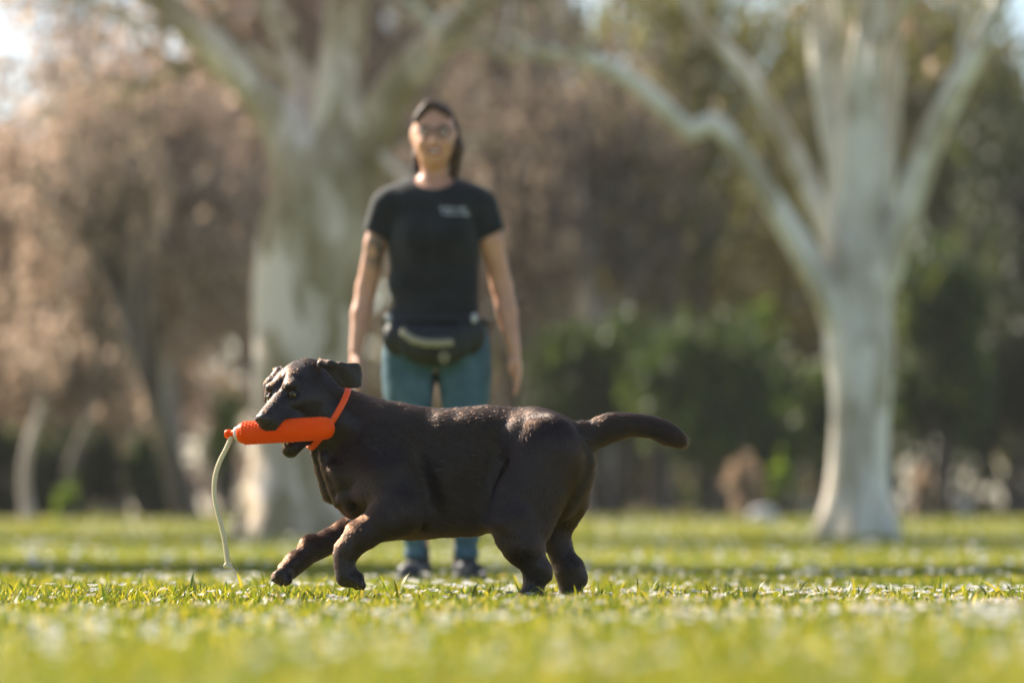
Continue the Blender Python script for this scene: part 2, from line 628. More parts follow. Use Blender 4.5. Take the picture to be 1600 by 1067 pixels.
def build_dog():
    lo = D(392, 945, 0.0); hi = D(1082, 545, 0.0)
    h = 0.003
    S = SDF((lo[0] - 0.02, DY - 0.24, -0.04), (hi[0] + 0.02, DY + 0.27, hi[2] + 0.02), h)
    bones = []   # (a, b, flow, weight radius) used for the lie of the coat

    def m(px): return px / PXM

    def cone(a, b, ra, rb, k=0.02, sq=None, flow=None, **kw):
        A, B = D(*a), D(*b)
        S.cone(A, B, m(ra), m(rb), k, sq, **kw)
        if kw.get('mode') != 'sub':
            bones.append((A, B, unit(flow) if flow is not None else unit(B - A), m(max(ra, rb))))

    def ell(c, r, M=None, k=0.02, flow=(1, 0, -0.3), **kw):
        C_ = D(*c)
        S.ell(C_, [m(q) for q in r], M, k, **kw)
        if kw.get('mode') != 'sub':
            bones.append((C_, C_, unit(flow), m(sum(r) / 3)))

    back = (1, 0, -0.22)
    # trunk (lateral squash along y)
    cone((628, 738, .045), (760, 735, .01), 93, 91, 0.02, ((0, 1, 0), 0.64), flow=back)
    cone((580, 722, .06), (640, 735, .04), 72, 88, 0.03, ((0, 1, 0), 0.72), flow=(0.9, 0, -0.5))
    cone((760, 729, .01), (852, 724, -.01), 91, 78, 0.025, ((0, 1, 0), 0.60), flow=back)
    ell((655, 762, .03), (95, 63, 66), [(1, 0, 0), (0, 1, 0), (0, 0, 1)], 0.04, flow=(1, 0, -0.1))
    # flat saddle of the back and loin
    cone((690, 675, .03), (835, 672, -.005), 31, 31, 0.02, ((0, 1, 0), 1.7), flow=back)
    # croup and rump
    ell((850, 722, -.01), (56, 54, 71), None, 0.03, flow=(0.9, 0, -0.5))
    ell((880, 748, .02), (34, 44, 62), None, 0.03, flow=(0.2, 0, -1))
    # withers, shoulder blade
    cone((625, 670, .03), (705, 678, .025), 27, 24, 0.035, flow=back)
    ell((604, 722, -.042), (40, 22, 72), [unit((1, 0, 0.35)), (0, 1, 0), unit((-0.35, 0, 1))], 0.03, flow=(0.6, 0, -0.8))
    ell((604, 722, .125), (40, 22, 66), [unit((1, 0, 0.35)), (0, 1, 0), unit((-0.35, 0, 1))], 0.03)
    # chest, throat and neck
    ell((572, 738, .055), (54, 50, 60), [unit((1, 0, -0.5)), (0, 1, 0), unit((0.5, 0, 1))], 0.04, flow=(0.35, 0, -1))
    ell((562, 764, .05), (40, 42, 38), None, 0.03, flow=(0.5, 0, -1))
    cone((514, 652, .025), (596, 706, .045), 46, 72, 0.03, ((0, 1, 0), 0.85), flow=(0.85, 0.1, -0.6))
    cone((548, 656, .03), (640, 692, .035), 38, 46, 0.04, flow=(0.95, 0, -0.4))
    cone((508, 692, .02), (530, 750, .045), 18, 28, 0.03, flow=(0.3, 0, -1))
    # loose skin folds down the front of the chest
    for (a, b, r0, r1) in (((491, 706, .012), (512, 772, .035), 6, 8), ((505, 714, -.012), (529, 782, .000), 7.5, 9),
                           ((522, 732, -.032), (545, 792, -.016), 7, 8), ((532, 776, -.018), (562, 774, -.043), 5, 4)):
        cone(a, b, r0, r1, 0.014, flow=(0.25, 0, -1))
    # breast bone down to between the legs
    cone((560, 783, .05), (610, 812, .045), 20, 24, 0.03, flow=(0.9, 0, -0.3))
    # belly line with the flank fold
    cone((640, 798, .03), (732, 799, .0), 38, 34, 0.03, ((0, 1, 0), 1.2), flow=(1, 0, 0))
    cone((764, 806, -.035), (786, 765, -.07), 13, 16, 0.03, flow=(0.6, 0, -0.7))

    # ---------------- near foreleg
    cone((650, 752, -.05), (636, 806, -.068), 22, 20, 0.012, flow=(0.1, 0, -1))
    ell((643, 815, -.07), (11, 10, 12), None, 0.01, flow=(0.1, 0, -1))
    cone((606, 742, -.055), (618, 800, -.068), 38, 34, 0.04, flow=(0.25, 0, -1))
    cone((624, 788, -.068), (604, 811, -.08), 34, 30, 0.025, flow=(-0.6, 0, -0.8))
    cone((604, 811, -.08), (564, 836, -.088), 29, 23, 0.012, flow=(-0.7, 0, -0.7))
    cone((564, 836, -.088), (547, 855, -.09), 23, 19, 0.012, flow=(-0.3, 0, -0.9))
    cone((546, 855, -.09), (538, 882, -.09), 18.5, 13.5, 0.012, flow=(0, 0, -1))
    ell((534, 866, -.088), (12, 13, 15), None, 0.015, flow=(0, 0, -1))
    cone((538, 882, -.09), (541, 900, -.088), 13.5, 14.5, 0.012, flow=(0.1, 0, -1))
    cone((543, 899, -.088), (556, 905, -.084), 17, 13, 0.012, flow=(0.7, 0, -0.6))
    for i, (dx, dz, dd) in enumerate(((0, 0, -.022), (5, 2, -.008), (4, 3, .008), (-2, 3, .02))):
        cone((549 + dx, 903 + dz, -.086 + dd), (560 + dx, 912 + dz, -.084 + dd), 7.5, 6.5, 0.004, flow=(0.7, 0, -0.7))
    # ---------------- far foreleg, reaching forward
    cone((600, 770, .12), (592, 812, .13), 34, 30, 0.04, flow=(-0.3, 0, -1))
    cone((596, 808, .13), (545, 832, .12), 28, 22, 0.02, flow=(-0.9, 0, -0.4))
    cone((545, 832, .12), (494, 855, .10), 22, 18, 0.015, flow=(-0.9, 0, -0.5))
    cone((494, 855, .10), (465, 876, .085), 18, 16, 0.012, flow=(-0.8, 0, -0.6))
    ell((484, 850, .095), (14, 15, 14), None, 0.015, flow=(-0.8, 0, -0.6))
    cone((465, 876, .085), (451, 890, .075), 17, 16, 0.012, flow=(-0.8, 0, -0.6))
    for i, (x, y, dd, r) in enumerate(((433, 899, .05, 8), (432, 902, .068, 8.5), (438, 906, .085, 8), (449, 906, .045, 7.5))):
        cone((448, 890, .062 + 0.2 * (dd - .062)), (x, y, dd), 9, r, 0.005, flow=(-0.7, 0, -0.7))

    # ---------------- near hind leg
    cone((852, 700, -.075), (806, 808, -.10), 54, 40, 0.016, ((0, 1, 0), 0.72), flow=(-0.1, 0, -1))
    ell((801, 772, -.088), (33, 26, 54), [unit((1, 0, -0.15)), (0, 1, 0), unit((0.15, 0, 1))], 0.016, flow=(-0.1, 0, -1))
    cone((872, 722, -.06), (838, 822, -.088), 37, 25, 0.02, flow=(-.2, 0, -1))
    cone((803, 812, -.10), (816, 849, -.10), 35, 31, 0.02, flow=(0.25, 0, -1))
    cone((816, 849, -.10), (837, 886, -.095), 30, 20.5, 0.02, flow=(0.3, 0, -1))
    ell((851, 895, -.093), (12, 12, 15), [unit((1, 0, 0.4)), (0, 1, 0), unit((-0.4, 0, 1))], 0.012, flow=(0.2, 0, -1))
    cone((838, 890, -.095), (832, 926, -.095), 20, 15.5, 0.015, flow=(-0.1, 0, -1))
    cone((832, 926, -.095), (818, 938, -.097), 15, 14, 0.012, flow=(-1, 0, -0.4))
    for dd in (-.02, -.007, .007, .02):
        cone((818, 938, -.097 + dd), (803, 943, -.097 + dd), 7.5, 6.5, 0.004, flow=(-1, 0, -0.2))
    ell((794, 836, -.10), (17, 16, 20), None, 0.02, flow=(0.3, 0, -1))
    cone((764, 812, -.045), (786, 824, -.09), 15, 17, 0.02, flow=(0.6, 0, -0.7))
    # ---------------- far hind leg
    cone((876, 735, .06), (874, 800, .075), 38, 31, 0.025, ((0, 1, 0), 0.9), flow=(0, 0, -1))
    ell((896, 766, .055), (26, 30, 44), None, 0.02, flow=(0, 0, -1))
    cone((872, 800, .075), (867, 838, .075), 31, 22, 0.02, flow=(0, 0, -1))
    cone((867, 838, .075), (885, 885, .07), 22, 19, 0.015, flow=(0.3, 0, -1))
    ell((906, 902, .07), (12, 12, 15), [unit((1, 0, 0.4)), (0, 1, 0), unit((-0.4, 0, 1))], 0.014, flow=(0.3, 0, -1))
    cone((890, 888, .07), (891, 930, .07), 23, 16, 0.015, flow=(0, 0, -1))
    cone((891, 930, .07), (874, 940, .07), 15, 14, 0.012, flow=(-1, 0, -0.3))
    for dd in (-.02, -.007, .007, .02):
        cone((874, 940, .07 + dd), (860, 944, .07 + dd), 7, 6, 0.004, flow=(-1, 0, -0.2))
    # groove between the thigh and the flank, and the hip bone
    ell((792, 688, -.075), (15, 14, 26), [unit((1, 0, -0.5)), (0, 1, 0), unit((0.5, 0, 1))], 0.03, flow=(0.4, 0, -0.6))
    ell((835, 668, -.04), (26, 24, 20), None, 0.04, flow=back)
    ell((768, 722, -.112), (13, 26, 62), [unit((1, 0, -0.2)), (0, 1, 0), unit((0.2, 0, 1))], 0.04, mode='sub')
    ell((735, 836, -.10), (30, 22, 14), None, 0.03, mode='sub')
    # groove behind the shoulder and elbow
    ell((662, 748, -.079), (10, 16, 58), [unit((1, 0, 0.25)), (0, 1, 0), unit((-0.25, 0, 1))], 0.04, mode='sub')
    cone((556, 728, .0), (596, 758, -.03), 36, 34, 0.03, flow=(0.4, 0, -1))
    ell((580, 768, -.04), (25, 24, 26), None, 0.02, flow=(0.3, 0, -1))
    # ---------------- tail
    tl = [(880, 704, -.0, 27), (903, 688, -.005, 24), (930, 678, -.005, 22), (955, 668, .0, 21.5), (985, 664, .005, 17.5), (1015, 667, .01, 16.5), (1040, 676, .012, 17), (1059, 686, .015, 12.5)]
    tp = np.array(tl, float); fine = []
    for i in range(len(tp) - 1):
        p0, p1, p2, p3 = tp[max(i - 1, 0)], tp[i], tp[i + 1], tp[min(i + 2, len(tp) - 1)]
        for q in (0, .25, .5, .75):
            fine.append(0.5 * ((2 * p1) + (-p0 + p2) * q + (2 * p0 - 5 * p1 + 4 * p2 - p3) * q * q + (-p0 + 3 * p1 - 3 * p2 + p3) * q ** 3))
    fine.append(tp[-1]); tl = [tuple(q) for q in fine]
    for p, q in zip(tl[:-1], tl[1:]):
        cone(p[:3], q[:3], p[3], q[3], 0.003 if p[0] > 912 else 0.015)

    # ---------------- head, in its own frame
    yaw = R(54); pit = R(24); roll = R(5)
    f = np.array([-math.cos(yaw) * math.cos(pit), -math.sin(yaw) * math.cos(pit), -math.sin(pit)])
    l = unit(np.cross((0, 0, 1), f))
    u = np.cross(f, l)
    l, u = l * math.cos(roll) + u * math.sin(roll), u * math.cos(roll) - l * math.sin(roll)
    HCn = D(465, 610, -.005)

    def H(a, b, c): return HCn + a * f + b * l + c * u
    FR = [f, l, u]

    def hc(a, b, ra, rb, k=0.012, sq=None, flow=(-1, 0, 0), **kw):
        A, B = H(*a), H(*b)
        S.cone(A, B, ra, rb, k, sq, **kw)
        if kw.get('mode') != 'sub':
            bones.append((A, B, unit(flow[0] * f + flow[1] * l + flow[2] * u), max(ra, rb) * 0.8))

    def he(c, r, k=0.012, tilt=0.0, yw=0.0, flow=(-1, 0, 0), **kw):
        F_, L_, U_ = f, l, u
        if tilt: F_, U_ = F_ * math.cos(tilt) + U_ * math.sin(tilt), U_ * math.cos(tilt) - F_ * math.sin(tilt)
        if yw: F_, L_ = F_ * math.cos(yw) + L_ * math.sin(yw), L_ * math.cos(yw) - F_ * math.sin(yw)
        S.ell(H(*c), r, [F_, L_, U_], k, **kw)
        if kw.get('mode') != 'sub':
            bones.append((H(*c), H(*c), unit(flow[0] * f + flow[1] * l + flow[2] * u), sum(r) / 4))

    he((-0.005, 0, 0.006), (0.078, 0.064, 0.060), 0.02)                 # cranium
    he((-0.045, 0, -0.005), (0.055, 0.058, 0.060), 0.03)                # occiput
    for sg in (-1, 1):
        he((0.005, sg * 0.045, -0.030), (0.058, 0.030, 0.048), 0.03, flow=(-1, sg * .2, -.3))     # cheek
        he((0.050, sg * 0.030, 0.034), (0.022, 0.017, 0.013), 0.010, yw=sg * 0.4)                 # brow ridge
        he((0.056, sg * 0.038, -0.012), (0.028, 0.016, 0.016), 0.02)                               # cheek bone
        he((0.072, sg * 0.039, 0.011), (0.019, 0.0145, 0.0115), 0.008, yw=sg * 0.5, mode='sub')   # socket
    he((0.070, 0, 0.046), (0.03, 0.006, 0.020), 0.016, mode='sub')      # furrow of the forehead
    hc((0.05, 0, -0.002), (0.142, 0, -0.016), 0.030, 0.024, 0.014, (l, 0.95))    # bridge of the muzzle
    hc((0.045, 0, -0.026), (0.132, 0, -0.034), 0.037, 0.029, 0.014, (l, 0.98))    # muzzle
    for sg in (-1, 1):
        he((0.124, sg * 0.019, -0.044), (0.030, 0.019, 0.025), 0.010, flow=(-0.8, 0, -0.5))       # flews front
        he((0.086, sg * 0.033, -0.050), (0.040, 0.016, 0.026), 0.012, tilt=0.12, flow=(-0.8, 0, -0.5))
        he((0.035, sg * 0.041, -0.060), (0.034, 0.014, 0.026), 0.016, flow=(-0.8, 0, -0.5))
    he((0.142, 0, -0.026), (0.020, 0.021, 0.020), 0.012)
    # mouth held open round the dummy
    hc((-0.012, 0, -0.056), (0.042, 0, -0.098), 0.046, 0.030, 0.02, (l, 1.0), flow=(-0.8, 0, 0.4))
    hc((0.045, 0, -0.106), (0.099, 0, -0.121), 0.027, 0.0205, 0.012, (l, 1.1), flow=(-0.8, 0, 0.4))
    hc((-0.01, 0, -0.088), (-0.055, 0, -0.06), 0.040, 0.05, 0.03, flow=(-0.8, 0, -0.2))
    # join of head and neck
    S.cone(H(-0.045, 0, -0.015), D(525, 655, .03), 0.058, 0.062, 0.03)
    bones.append((H(-0.045, 0, -0.015), D(525, 655, .03), unit(D(525, 655, .03) - H(-0.045, 0, -0.015)), 0.04))
    # carve the bite round the dummy
    da, db = D(373, 677, -.055), D(507, 669, -.125)
    S.cone(H(0.125, 0, -0.080), H(0.04, 0, -0.076), 0.017, 0.014, 0.008, (l, 1.35), mode='sub')
    ax = unit(db - da)
    S.cone(da, db + ax * 0.003, 0.0287, 0.0289, 0.004, mode='sub')

    # near ear: a flap blown back, standing off the head
    en = unit((0.12, 1, 0.10))
    er = D(506, 578, -.035)
    poly = [(497, 567), (503, 562.5), (512, 564), (520, 568), (532, 567), (545, 568), (557, 569), (563, 573), (565.5, 586), (564.5, 602), (560, 606.5),
            (546, 607), (533, 605), (526, 597), (517, 585), (507, 575)]
    poly = [D(x, y, -.035)[[0, 2]] for x, y in poly]
    ex0 = D(505, 570)[0]; ez0 = D(505, 570)[2]

    def ear_y(x, z):
        q = (x - ex0) / .10
        return DY - .040 - .022 * np.sin(np.clip(q, 0, 1) * 2.6) + .018 * np.clip(q, 0, 1) ** 2 + .004 * np.sin((x - ex0) * 90 + (z - ez0) * 60)
    S.slab(poly, ear_y, (DY - .08, DY), .0048, .0035, .006)
    bones.append((D(515, 585, -.05), D(558, 590, -.03), unit((1, 0.2, -0.25)), m(18)))
    # rolled upper edge
    for p_, q_, r_ in (((501, 568, -.036), (515, 568, -.050), 5.5), ((515, 569, -.050), (533, 571, -.054), 4.5), ((533, 571, -.054), (556, 573, -.040), 4.2), ((557, 574, -.036), (561, 600, -.034), 3)):
        cone(p_, q_, r_, r_, 0.008, flow=(1, 0.2, -0.2))
    # hollow where the ear folds away from the cheek
    ell((522, 604, -.072), (13, 9, 10), None, 0.01, mode='sub')
    # far ear hanging behind the far side of the face
    for a, b, ra, rb in (((436, 581, .03), (424, 597, .012), 8, 8), ((424, 597, .012), (417, 622, .006), 7, 5), ((420, 600, .03), (417, 622, .03), 8, 6)):
        cone(a, b, ra, rb, 0.01, flow=(0, 0, -1))

    # light unevenness so that the surface is alive
    X, Y, Z = S.grid()
    X = X.astype(np.float32); Y = Y.astype(np.float32); Z = Z.astype(np.float32)
    S.F += (0.0011 * np.sin(X * 43 + 3 * np.sin(Z * 31)) * np.sin(Z * 37 + 2 * np.sin(X * 23)) * np.sin(Y * 29 + 1)
            + 0.0006 * np.sin(X * 90 + Z * 70) * np.sin(Z * 110 - Y * 80)).astype(np.float32)
    V, Q = S.mesh()
    V = relax(V, Q, 2, 0.5)
    N = vnormals(V, Q)

    base = D(700, 938, 0)
    root = empty('dog', base)
    tag(root, 'chocolate brown dog trotting across the grass with an orange dummy in its mouth', 'dog')
    me = make_mesh('body', V - base, Q)

    # coat colour: dark chocolate, glossy
    mt, t, b = new_mat('dog_coat_skin')
    n1 = noise_node(t, 9, 5)
    r1 = ramp(t, n1.outputs[0], [(0.3, (0.009, 0.005, 0.0033)), (0.7, (0.017, 0.009, 0.006))])
    t.links.new(r1.outputs[0], b.inputs['Base Color'])
    b.inputs['Roughness'].default_value = 0.43
    b.inputs['Specular IOR Level'].default_value = 0.45
    link('body', me, mt, root)

    # ---------------- coat: short lying hairs
    tri = np.concatenate([Q[:, [0, 1, 2]], Q[:, [0, 2, 3]]])
    e1 = V[tri[:, 1]] - V[tri[:, 0]]; e2 = V[tri[:, 2]] - V[tri[:, 0]]
    area = 0.5 * np.linalg.norm(np.cross(e1, e2), axis=1)
    NH = 270000
    pick = rng.choice(len(tri), NH, p=area / area.sum())
    a = rng.random(NH); c = rng.random(NH)
    sw = a + c > 1
    a[sw] = 1 - a[sw]; c[sw] = 1 - c[sw]
    p = V[tri[pick, 0]] + e1[pick] * a[:, None] + e2[pick] * c[:, None]
    nn = N[tri[pick, 0]]
    eyes = [H(0.0615, 0.0375, 0.0105), H(0.0615, -0.0375, 0.0105)]
    nose = H(0.162, 0, -0.016)
    keep = np.ones(NH, bool)
    for e in eyes: keep &= np.linalg.norm(p - e, axis=1) > 0.0125
    keep &= np.linalg.norm(p - nose, axis=1) > 0.019
    # inside of the mouth is bare
    rel = p - HCn
    pf, pl_, pu = rel @ f, rel @ l, rel @ u
    ma = H(0.01, 0, -0.086)
    inm = (pf > 0.02) & (pf < 0.12) & (np.abs(pl_) < 0.024) & (pu > -0.102) & (pu < -0.066)
    dd = p - da
    tt = np.clip(dd @ ax, 0, np.linalg.norm(db - da))
    inm |= np.linalg.norm(dd - tt[:, None] * ax, axis=1) < 0.031
    keep &= ~inm
    p = p[keep]; nn = nn[keep]
    # flow
    num = np.zeros_like(p)
    for A, B, fl, rr in bones:
        ba = B - A; L2 = ba @ ba
        if L2 > 1e-9:
            t_ = np.clip(((p - A) @ ba) / L2, 0, 1)
            d = np.linalg.norm(p - A - t_[:, None] * ba, axis=1)
        else:
            d = np.linalg.norm(p - A, axis=1)
        wv = np.exp(-np.maximum(d - rr * 0.7, 0) / 0.012)
        num += wv[:, None] * fl
    num += 1e-6 * np.array([1, 0, -0.3])
    fl = num / (np.linalg.norm(num, axis=1, keepdims=True) + 1e-9)
    # wander of the lie of the hair
    wob = np.stack([np.sin(p[:, 2] * 60 + 2 * np.sin(p[:, 0] * 35)), np.sin(p[:, 0] * 50 + 1), np.sin(p[:, 0] * 70 + p[:, 1] * 40)], 1)
    fl = fl + 0.12 * wob + rng.normal(0, 0.09, p.shape)
    fl -= nn * (fl * nn).sum(1)[:, None]
    fl /= np.linalg.norm(fl, axis=1, keepdims=True) + 1e-9
    rel = p - HCn
    onhead = (rel @ f > -0.02) & (np.linalg.norm(rel, axis=1) < 0.19)
    low = p[:, 2] < D(0, 850, 0)[2]
    belly = (nn[:, 2] < -0.6) & (p[:, 2] > D(0, 860, 0)[2])
    L = rng.uniform(0.009, 0.016, len(p))
    onear = (p[:, 2] > D(0, 610, 0)[2]) & (p[:, 0] > D(500, 0, 0)[0]) & (p[:, 0] < D(572, 0, 0)[0]) & (p[:, 2] > D(0, 640, 0)[2])
    L[onear & ~onhead] *= 0.35
    L[onhead] *= 0.42; L[low] *= 0.7; L[belly] *= 1.25
    tailm = p[:, 0] > D(930, 0, 0)[0]
    L[tailm] *= 1.2
    L[p[:, 2] < D(0, 884, 0)[2]] *= 0.5
    lift = rng.uniform(0.05, 0.20, len(p)); lift[onhead] *= 0.6
    lift[rng.random(len(p)) < 0.02] += 0.3
    p0 = p - nn * 0.0008
    p1 = p + (fl * 0.5 + nn * lift[:, None] * 0.55) * L[:, None]
    p2 = p + (fl * 1.0 + nn * lift[:, None] * 0.75) * L[:, None]
    pts = np.stack([p0, p1, p2], 1).reshape(-1, 3) - base
    cu = bpy.data.hair_curves.new('coat')
    cu.add_curves([3] * len(p))
    cu.attributes['position'].data.foreach_set('vector', pts.astype(np.float32).ravel())
    ra = cu.attributes.get('radius') or cu.attributes.new('radius', 'FLOAT', 'POINT')
    rad = np.tile(np.array([0.00034, 0.00029, 0.00006]), (len(p), 1))
    ra.data.foreach_set('value', rad.astype(np.float32).ravel())
    hm = bpy.data.materials.new('dog_coat')
    hm.use_nodes = True
    ht = hm.node_tree
    for nd in list(ht.nodes):
        if nd.type == 'BSDF_PRINCIPLED': ht.nodes.remove(nd)
    hb = ht.nodes.new('ShaderNodeBsdfHairPrincipled')
    hb.parametrization = 'COLOR'
    hb.inputs['Color'].default_value = (0.015, 0.0060, 0.0029, 1)
    hb.inputs['Roughness'].default_value = 0.24
    hb.inputs['Radial Roughness'].default_value = 0.5
    hb.inputs['Random Roughness'].default_value = 0.3
    for s_ in hb.inputs:
        if s_.name == 'Random Color': s_.default_value = 0.25
    ht.links.new(hb.outputs[0], ht.nodes['Material Output'].inputs[0])
    cu.materials.append(hm)
    co = bpy.data.objects.new('coat', cu)
    COL.objects.link(co); co.parent = root
    tag(co, kind='stuff')

    # ---------------- eyes
    iris, t, b = new_mat('dog_eye')
    tc = t.nodes.new('ShaderNodeTexCoord')
    sp = t.nodes.new('ShaderNodeSeparateXYZ'); t.links.new(tc.outputs['Object'], sp.inputs[0])
    # object z axis = gaze: pupil, iris, rim by angle from it
    rr_ = ramp(t, sp.outputs['Z'], [(0.0, (0.02, 0.012, 0.01)), (0.5, (0.02, 0.012, 0.01)), (0.53, (0.20, 0.10, 0.03)), (0.80, (0.34, 0.19, 0.06)), (0.86, (0.01, 0.008, 0.006)), (1.0, (0.005, 0.004, 0.004))])
    mpn = t.nodes.new('ShaderNodeMapRange'); mpn.inputs[1].default_value = 0.0; mpn.inputs[2].default_value = 0.0108
    t.links.new(sp.outputs['Z'], mpn.inputs[0]); t.links.new(mpn.outputs[0], rr_.inputs[0])
    t.links.new(rr_.outputs[0], b.inputs['Base Color'])
    b.inputs['Roughness'].default_value = 0.05
    b.inputs['Coat Weight'].default_value = 1.0

    def uv_sphere(r, n=20, m_=14, sz=(1, 1, 1)):
        V_ = [(0, 0, r)]
        for i in range(1, m_):
            th = math.pi * i / m_
            for j in range(n):
                ph = 2 * math.pi * j / n
                V_.append((r * math.sin(th) * math.cos(ph) * sz[0], r * math.sin(th) * math.sin(ph) * sz[1], r * math.cos(th) * sz[2]))
        V_.append((0, 0, -r))
        F4 = []; F3 = []
        for j in range(n):
            F3.append((0, 1 + j, 1 + (j + 1) % n))
            F3.append((len(V_) - 1, 1 + (m_ - 2) * n + (j + 1) % n, 1 + (m_ - 2) * n + j))
        for i in range(m_ - 2):
            for j in range(n):
                F4.append((1 + i * n + j, 1 + (i + 1) * n + j, 1 + (i + 1) * n + (j + 1) % n, 1 + i * n + (j + 1) % n))
        return make_mesh('sphere', V_, [np.array(F4), np.array(F3)])
    gl = [unit(f * 0.85 + l * 0.35 - u * 0.02), unit(f * 0.9 - l * 0.25)]
    for e, g in zip(eyes, gl):
        o = link('eye', uv_sphere(0.0108), iris, root)
        o.location = Vector(e - base)
        o.rotation_euler = Vector(g).to_track_quat('Z', 'Y').to_euler()

    # eyelids: dark ring round each eye
    lid_m = simple('dog_bare_skin', [(0.012, 0.008, 0.007), (0.03, 0.018, 0.014)], 300, 0.35, 0.3, 0.001)
    for e, g in zip(eyes, gl):
        s2 = SDF(e - 0.018, e + 0.018, 0.0009)
        side = unit(np.cross(u, g)); up = np.cross(g, side)
        k = 18
        ring = []
        for i in range(k + 1):
            a_ = 2 * math.pi * i / k
            q = side * math.cos(a_) * 0.0100 + up * math.sin(a_) * 0.0066
            q = unit(q + g * math.sqrt(max(0.0112 ** 2 - q @ q, 1e-6))) * 0.0112
            ring.append(e + q)
        for i in range(k):
            s2.cone(ring[i], ring[i + 1], 0.0017, 0.0017, 0.001)
        v2, q2 = s2.mesh()
        link('eyelid', make_mesh('eyelid', v2 - base, q2), lid_m, root)

    # ---------------- nose leather
    nm, t, b = new_mat('dog_nose')
    vo = t.nodes.new('ShaderNodeTexVoronoi'); vo.inputs['Scale'].default_value = 900
    tc = t.nodes.new('ShaderNodeTexCoord'); t.links.new(tc.outputs['Object'], vo.inputs['Vector'])
    b.inputs['Base Color'].default_value = (0.035, 0.017, 0.014, 1)
    b.inputs['Roughness'].default_value = 0.38
    bump(t, b, vo.outputs['Distance'], 0.5, 0.0006)
    s2 = SDF(nose - 0.035, nose + 0.035, 0.0011)
    def HH(a_, b_, c_): return H(a_ + 0.010, b_ * 1.08, c_)
    s2.ell(HH(0.147, 0, -0.009), (0.013, 0.019, 0.012), FR, 0.004)
    s2.ell(HH(0.150, 0, -0.020), (0.009, 0.012, 0.012), FR, 0.006)
    for sg in (-1, 1):
        s2.ell(HH(0.148, sg * 0.0125, -0.014), (0.010, 0.0085, 0.0095), FR, 0.004)
        s2.cone(HH(0.164, sg * 0.0070, -0.014), HH(0.148, sg * 0.012, -0.013), 0.0036, 0.0022, 0.002, mode='sub')
        s2.cone(HH(0.158, sg * 0.0105, -0.0155), HH(0.150, sg * 0.022, -0.017), 0.0017, 0.0012, 0.002, mode='sub')
    s2.cone(HH(0.164, 0, -0.014), HH(0.158, 0, -0.032), 0.0010, 0.0010, 0.001, mode='sub')
    v2, q2 = s2.mesh(); v2 = relax(v2, q2, 1)
    link('nose', make_mesh('nose', v2 - base, q2), nm, root)

    # ---------------- tongue and gum inside the lower jaw, teeth
    red = simple('dog_gum', [(0.30, 0.06, 0.045), (0.42, 0.11, 0.08)], 90, 0.3, 0.3, 0.001)
    s2 = SDF(H(0.05, 0, -0.11) - 0.085, H(0.05, 0, -0.11) + 0.085, 0.002)
    s2.cone(H(0.015, 0, -0.088), H(0.094, 0, -0.106), 0.017, 0.012, 0.005, (l, 1.3))
    s2.cone(da, db, 0.0272, 0.0272, 0.001, mode='sub')
    v2, q2 = s2.mesh()
    link('tongue', make_mesh('tongue', v2 - base, q2), red, root)
    ivory = simple('dog_tooth', [(0.62, 0.56, 0.44), (0.72, 0.67, 0.56)], 90, 0.25, 0.1, 0.0005)
    for (a_, b_, c_, ln) in ((0.100, 0.0185, -0.099, 0.012), (0.100, -0.0185, -0.099, 0.012), (0.084, 0.022, -0.096, 0.007), (0.072, 0.024, -0.093, 0.007),
                             (0.108, 0.006, -0.100, 0.006), (0.108, -0.006, -0.100, 0.006)):
        V_ = []; n_ = 8
        for r_, z_ in ((0.0030, 0), (0.0024, 0.45), (0.0012, 0.8)):
            for j in range(n_):
                V_.append((r_ * math.cos(j * 2 * math.pi / n_), r_ * math.sin(j * 2 * math.pi / n_), z_ * ln))
        V_.append((0.0008, 0, ln))
        F4 = [(i * n_ + j, i * n_ + (j + 1) % n_, (i + 1) * n_ + (j + 1) % n_, (i + 1) * n_ + j) for i in range(2) for j in range(n_)]
        F3 = [(2 * n_ + j, 2 * n_ + (j + 1) % n_, 3 * n_) for j in range(n_)]
        o = link('tooth', make_mesh('tooth', V_, [np.array(F4), np.array(F3)]), ivory, root)
        o.location = Vector(H(a_, b_, c_ - 0.002) - base)
        o.rotation_euler = Vector(u * 0.9 + f * 0.2).to_track_quat('Z', 'Y').to_euler()

    # ---------------- claws and pads
    claw_m = simple('dog_claw', [(0.05, 0.03, 0.02), (0.09, 0.06, 0.04)], 200, 0.35, 0.1, 0.0005)
    tips = [((560 + dx, 915 + dz, -.084 + dd), (0.75, 0, -0.6)) for dx, dz, dd in ((0, 0, -.022), (5, 2, -.008), (4, 3, .008), (-2, 3, .02))]
    tips += [((x - 5, y + 3, dd), (-0.7, -0.1, -0.7)) for x, y, dd in ((433, 899, .05), (432, 902, .068), (438, 906, .085))]
    tips += [((798, 944, -.097 + dd), (-0.8, 0, -0.5)) for dd in (-.02, -.007, .007, .02)]
    tips += [((855, 945, .07 + dd), (-0.8, 0, -0.5)) for dd in (-.02, -.007, .007, .02)]
    V_ = []; n_ = 8
    for r_, z_, o_ in ((0.0032, 0, 0), (0.0028, 0.006, 0.0005), (0.0016, 0.011, 0.002)):
        for j in range(n_):
            V_.append((r_ * math.cos(j * 2 * math.pi / n_) + o_, r_ * math.sin(j * 2 * math.pi / n_), z_))
    V_.append((0.004, 0, 0.0145))
    F4 = [(i * n_ + j, i * n_ + (j + 1) % n_, (i + 1) * n_ + (j + 1) % n_, (i + 1) * n_ + j) for i in range(2) for j in range(n_)]
    F3 = [(2 * n_ + j, 2 * n_ + (j + 1) % n_, 3 * n_) for j in range(n_)]
    cm = make_mesh('claw', V_, [np.array(F4), np.array(F3)])
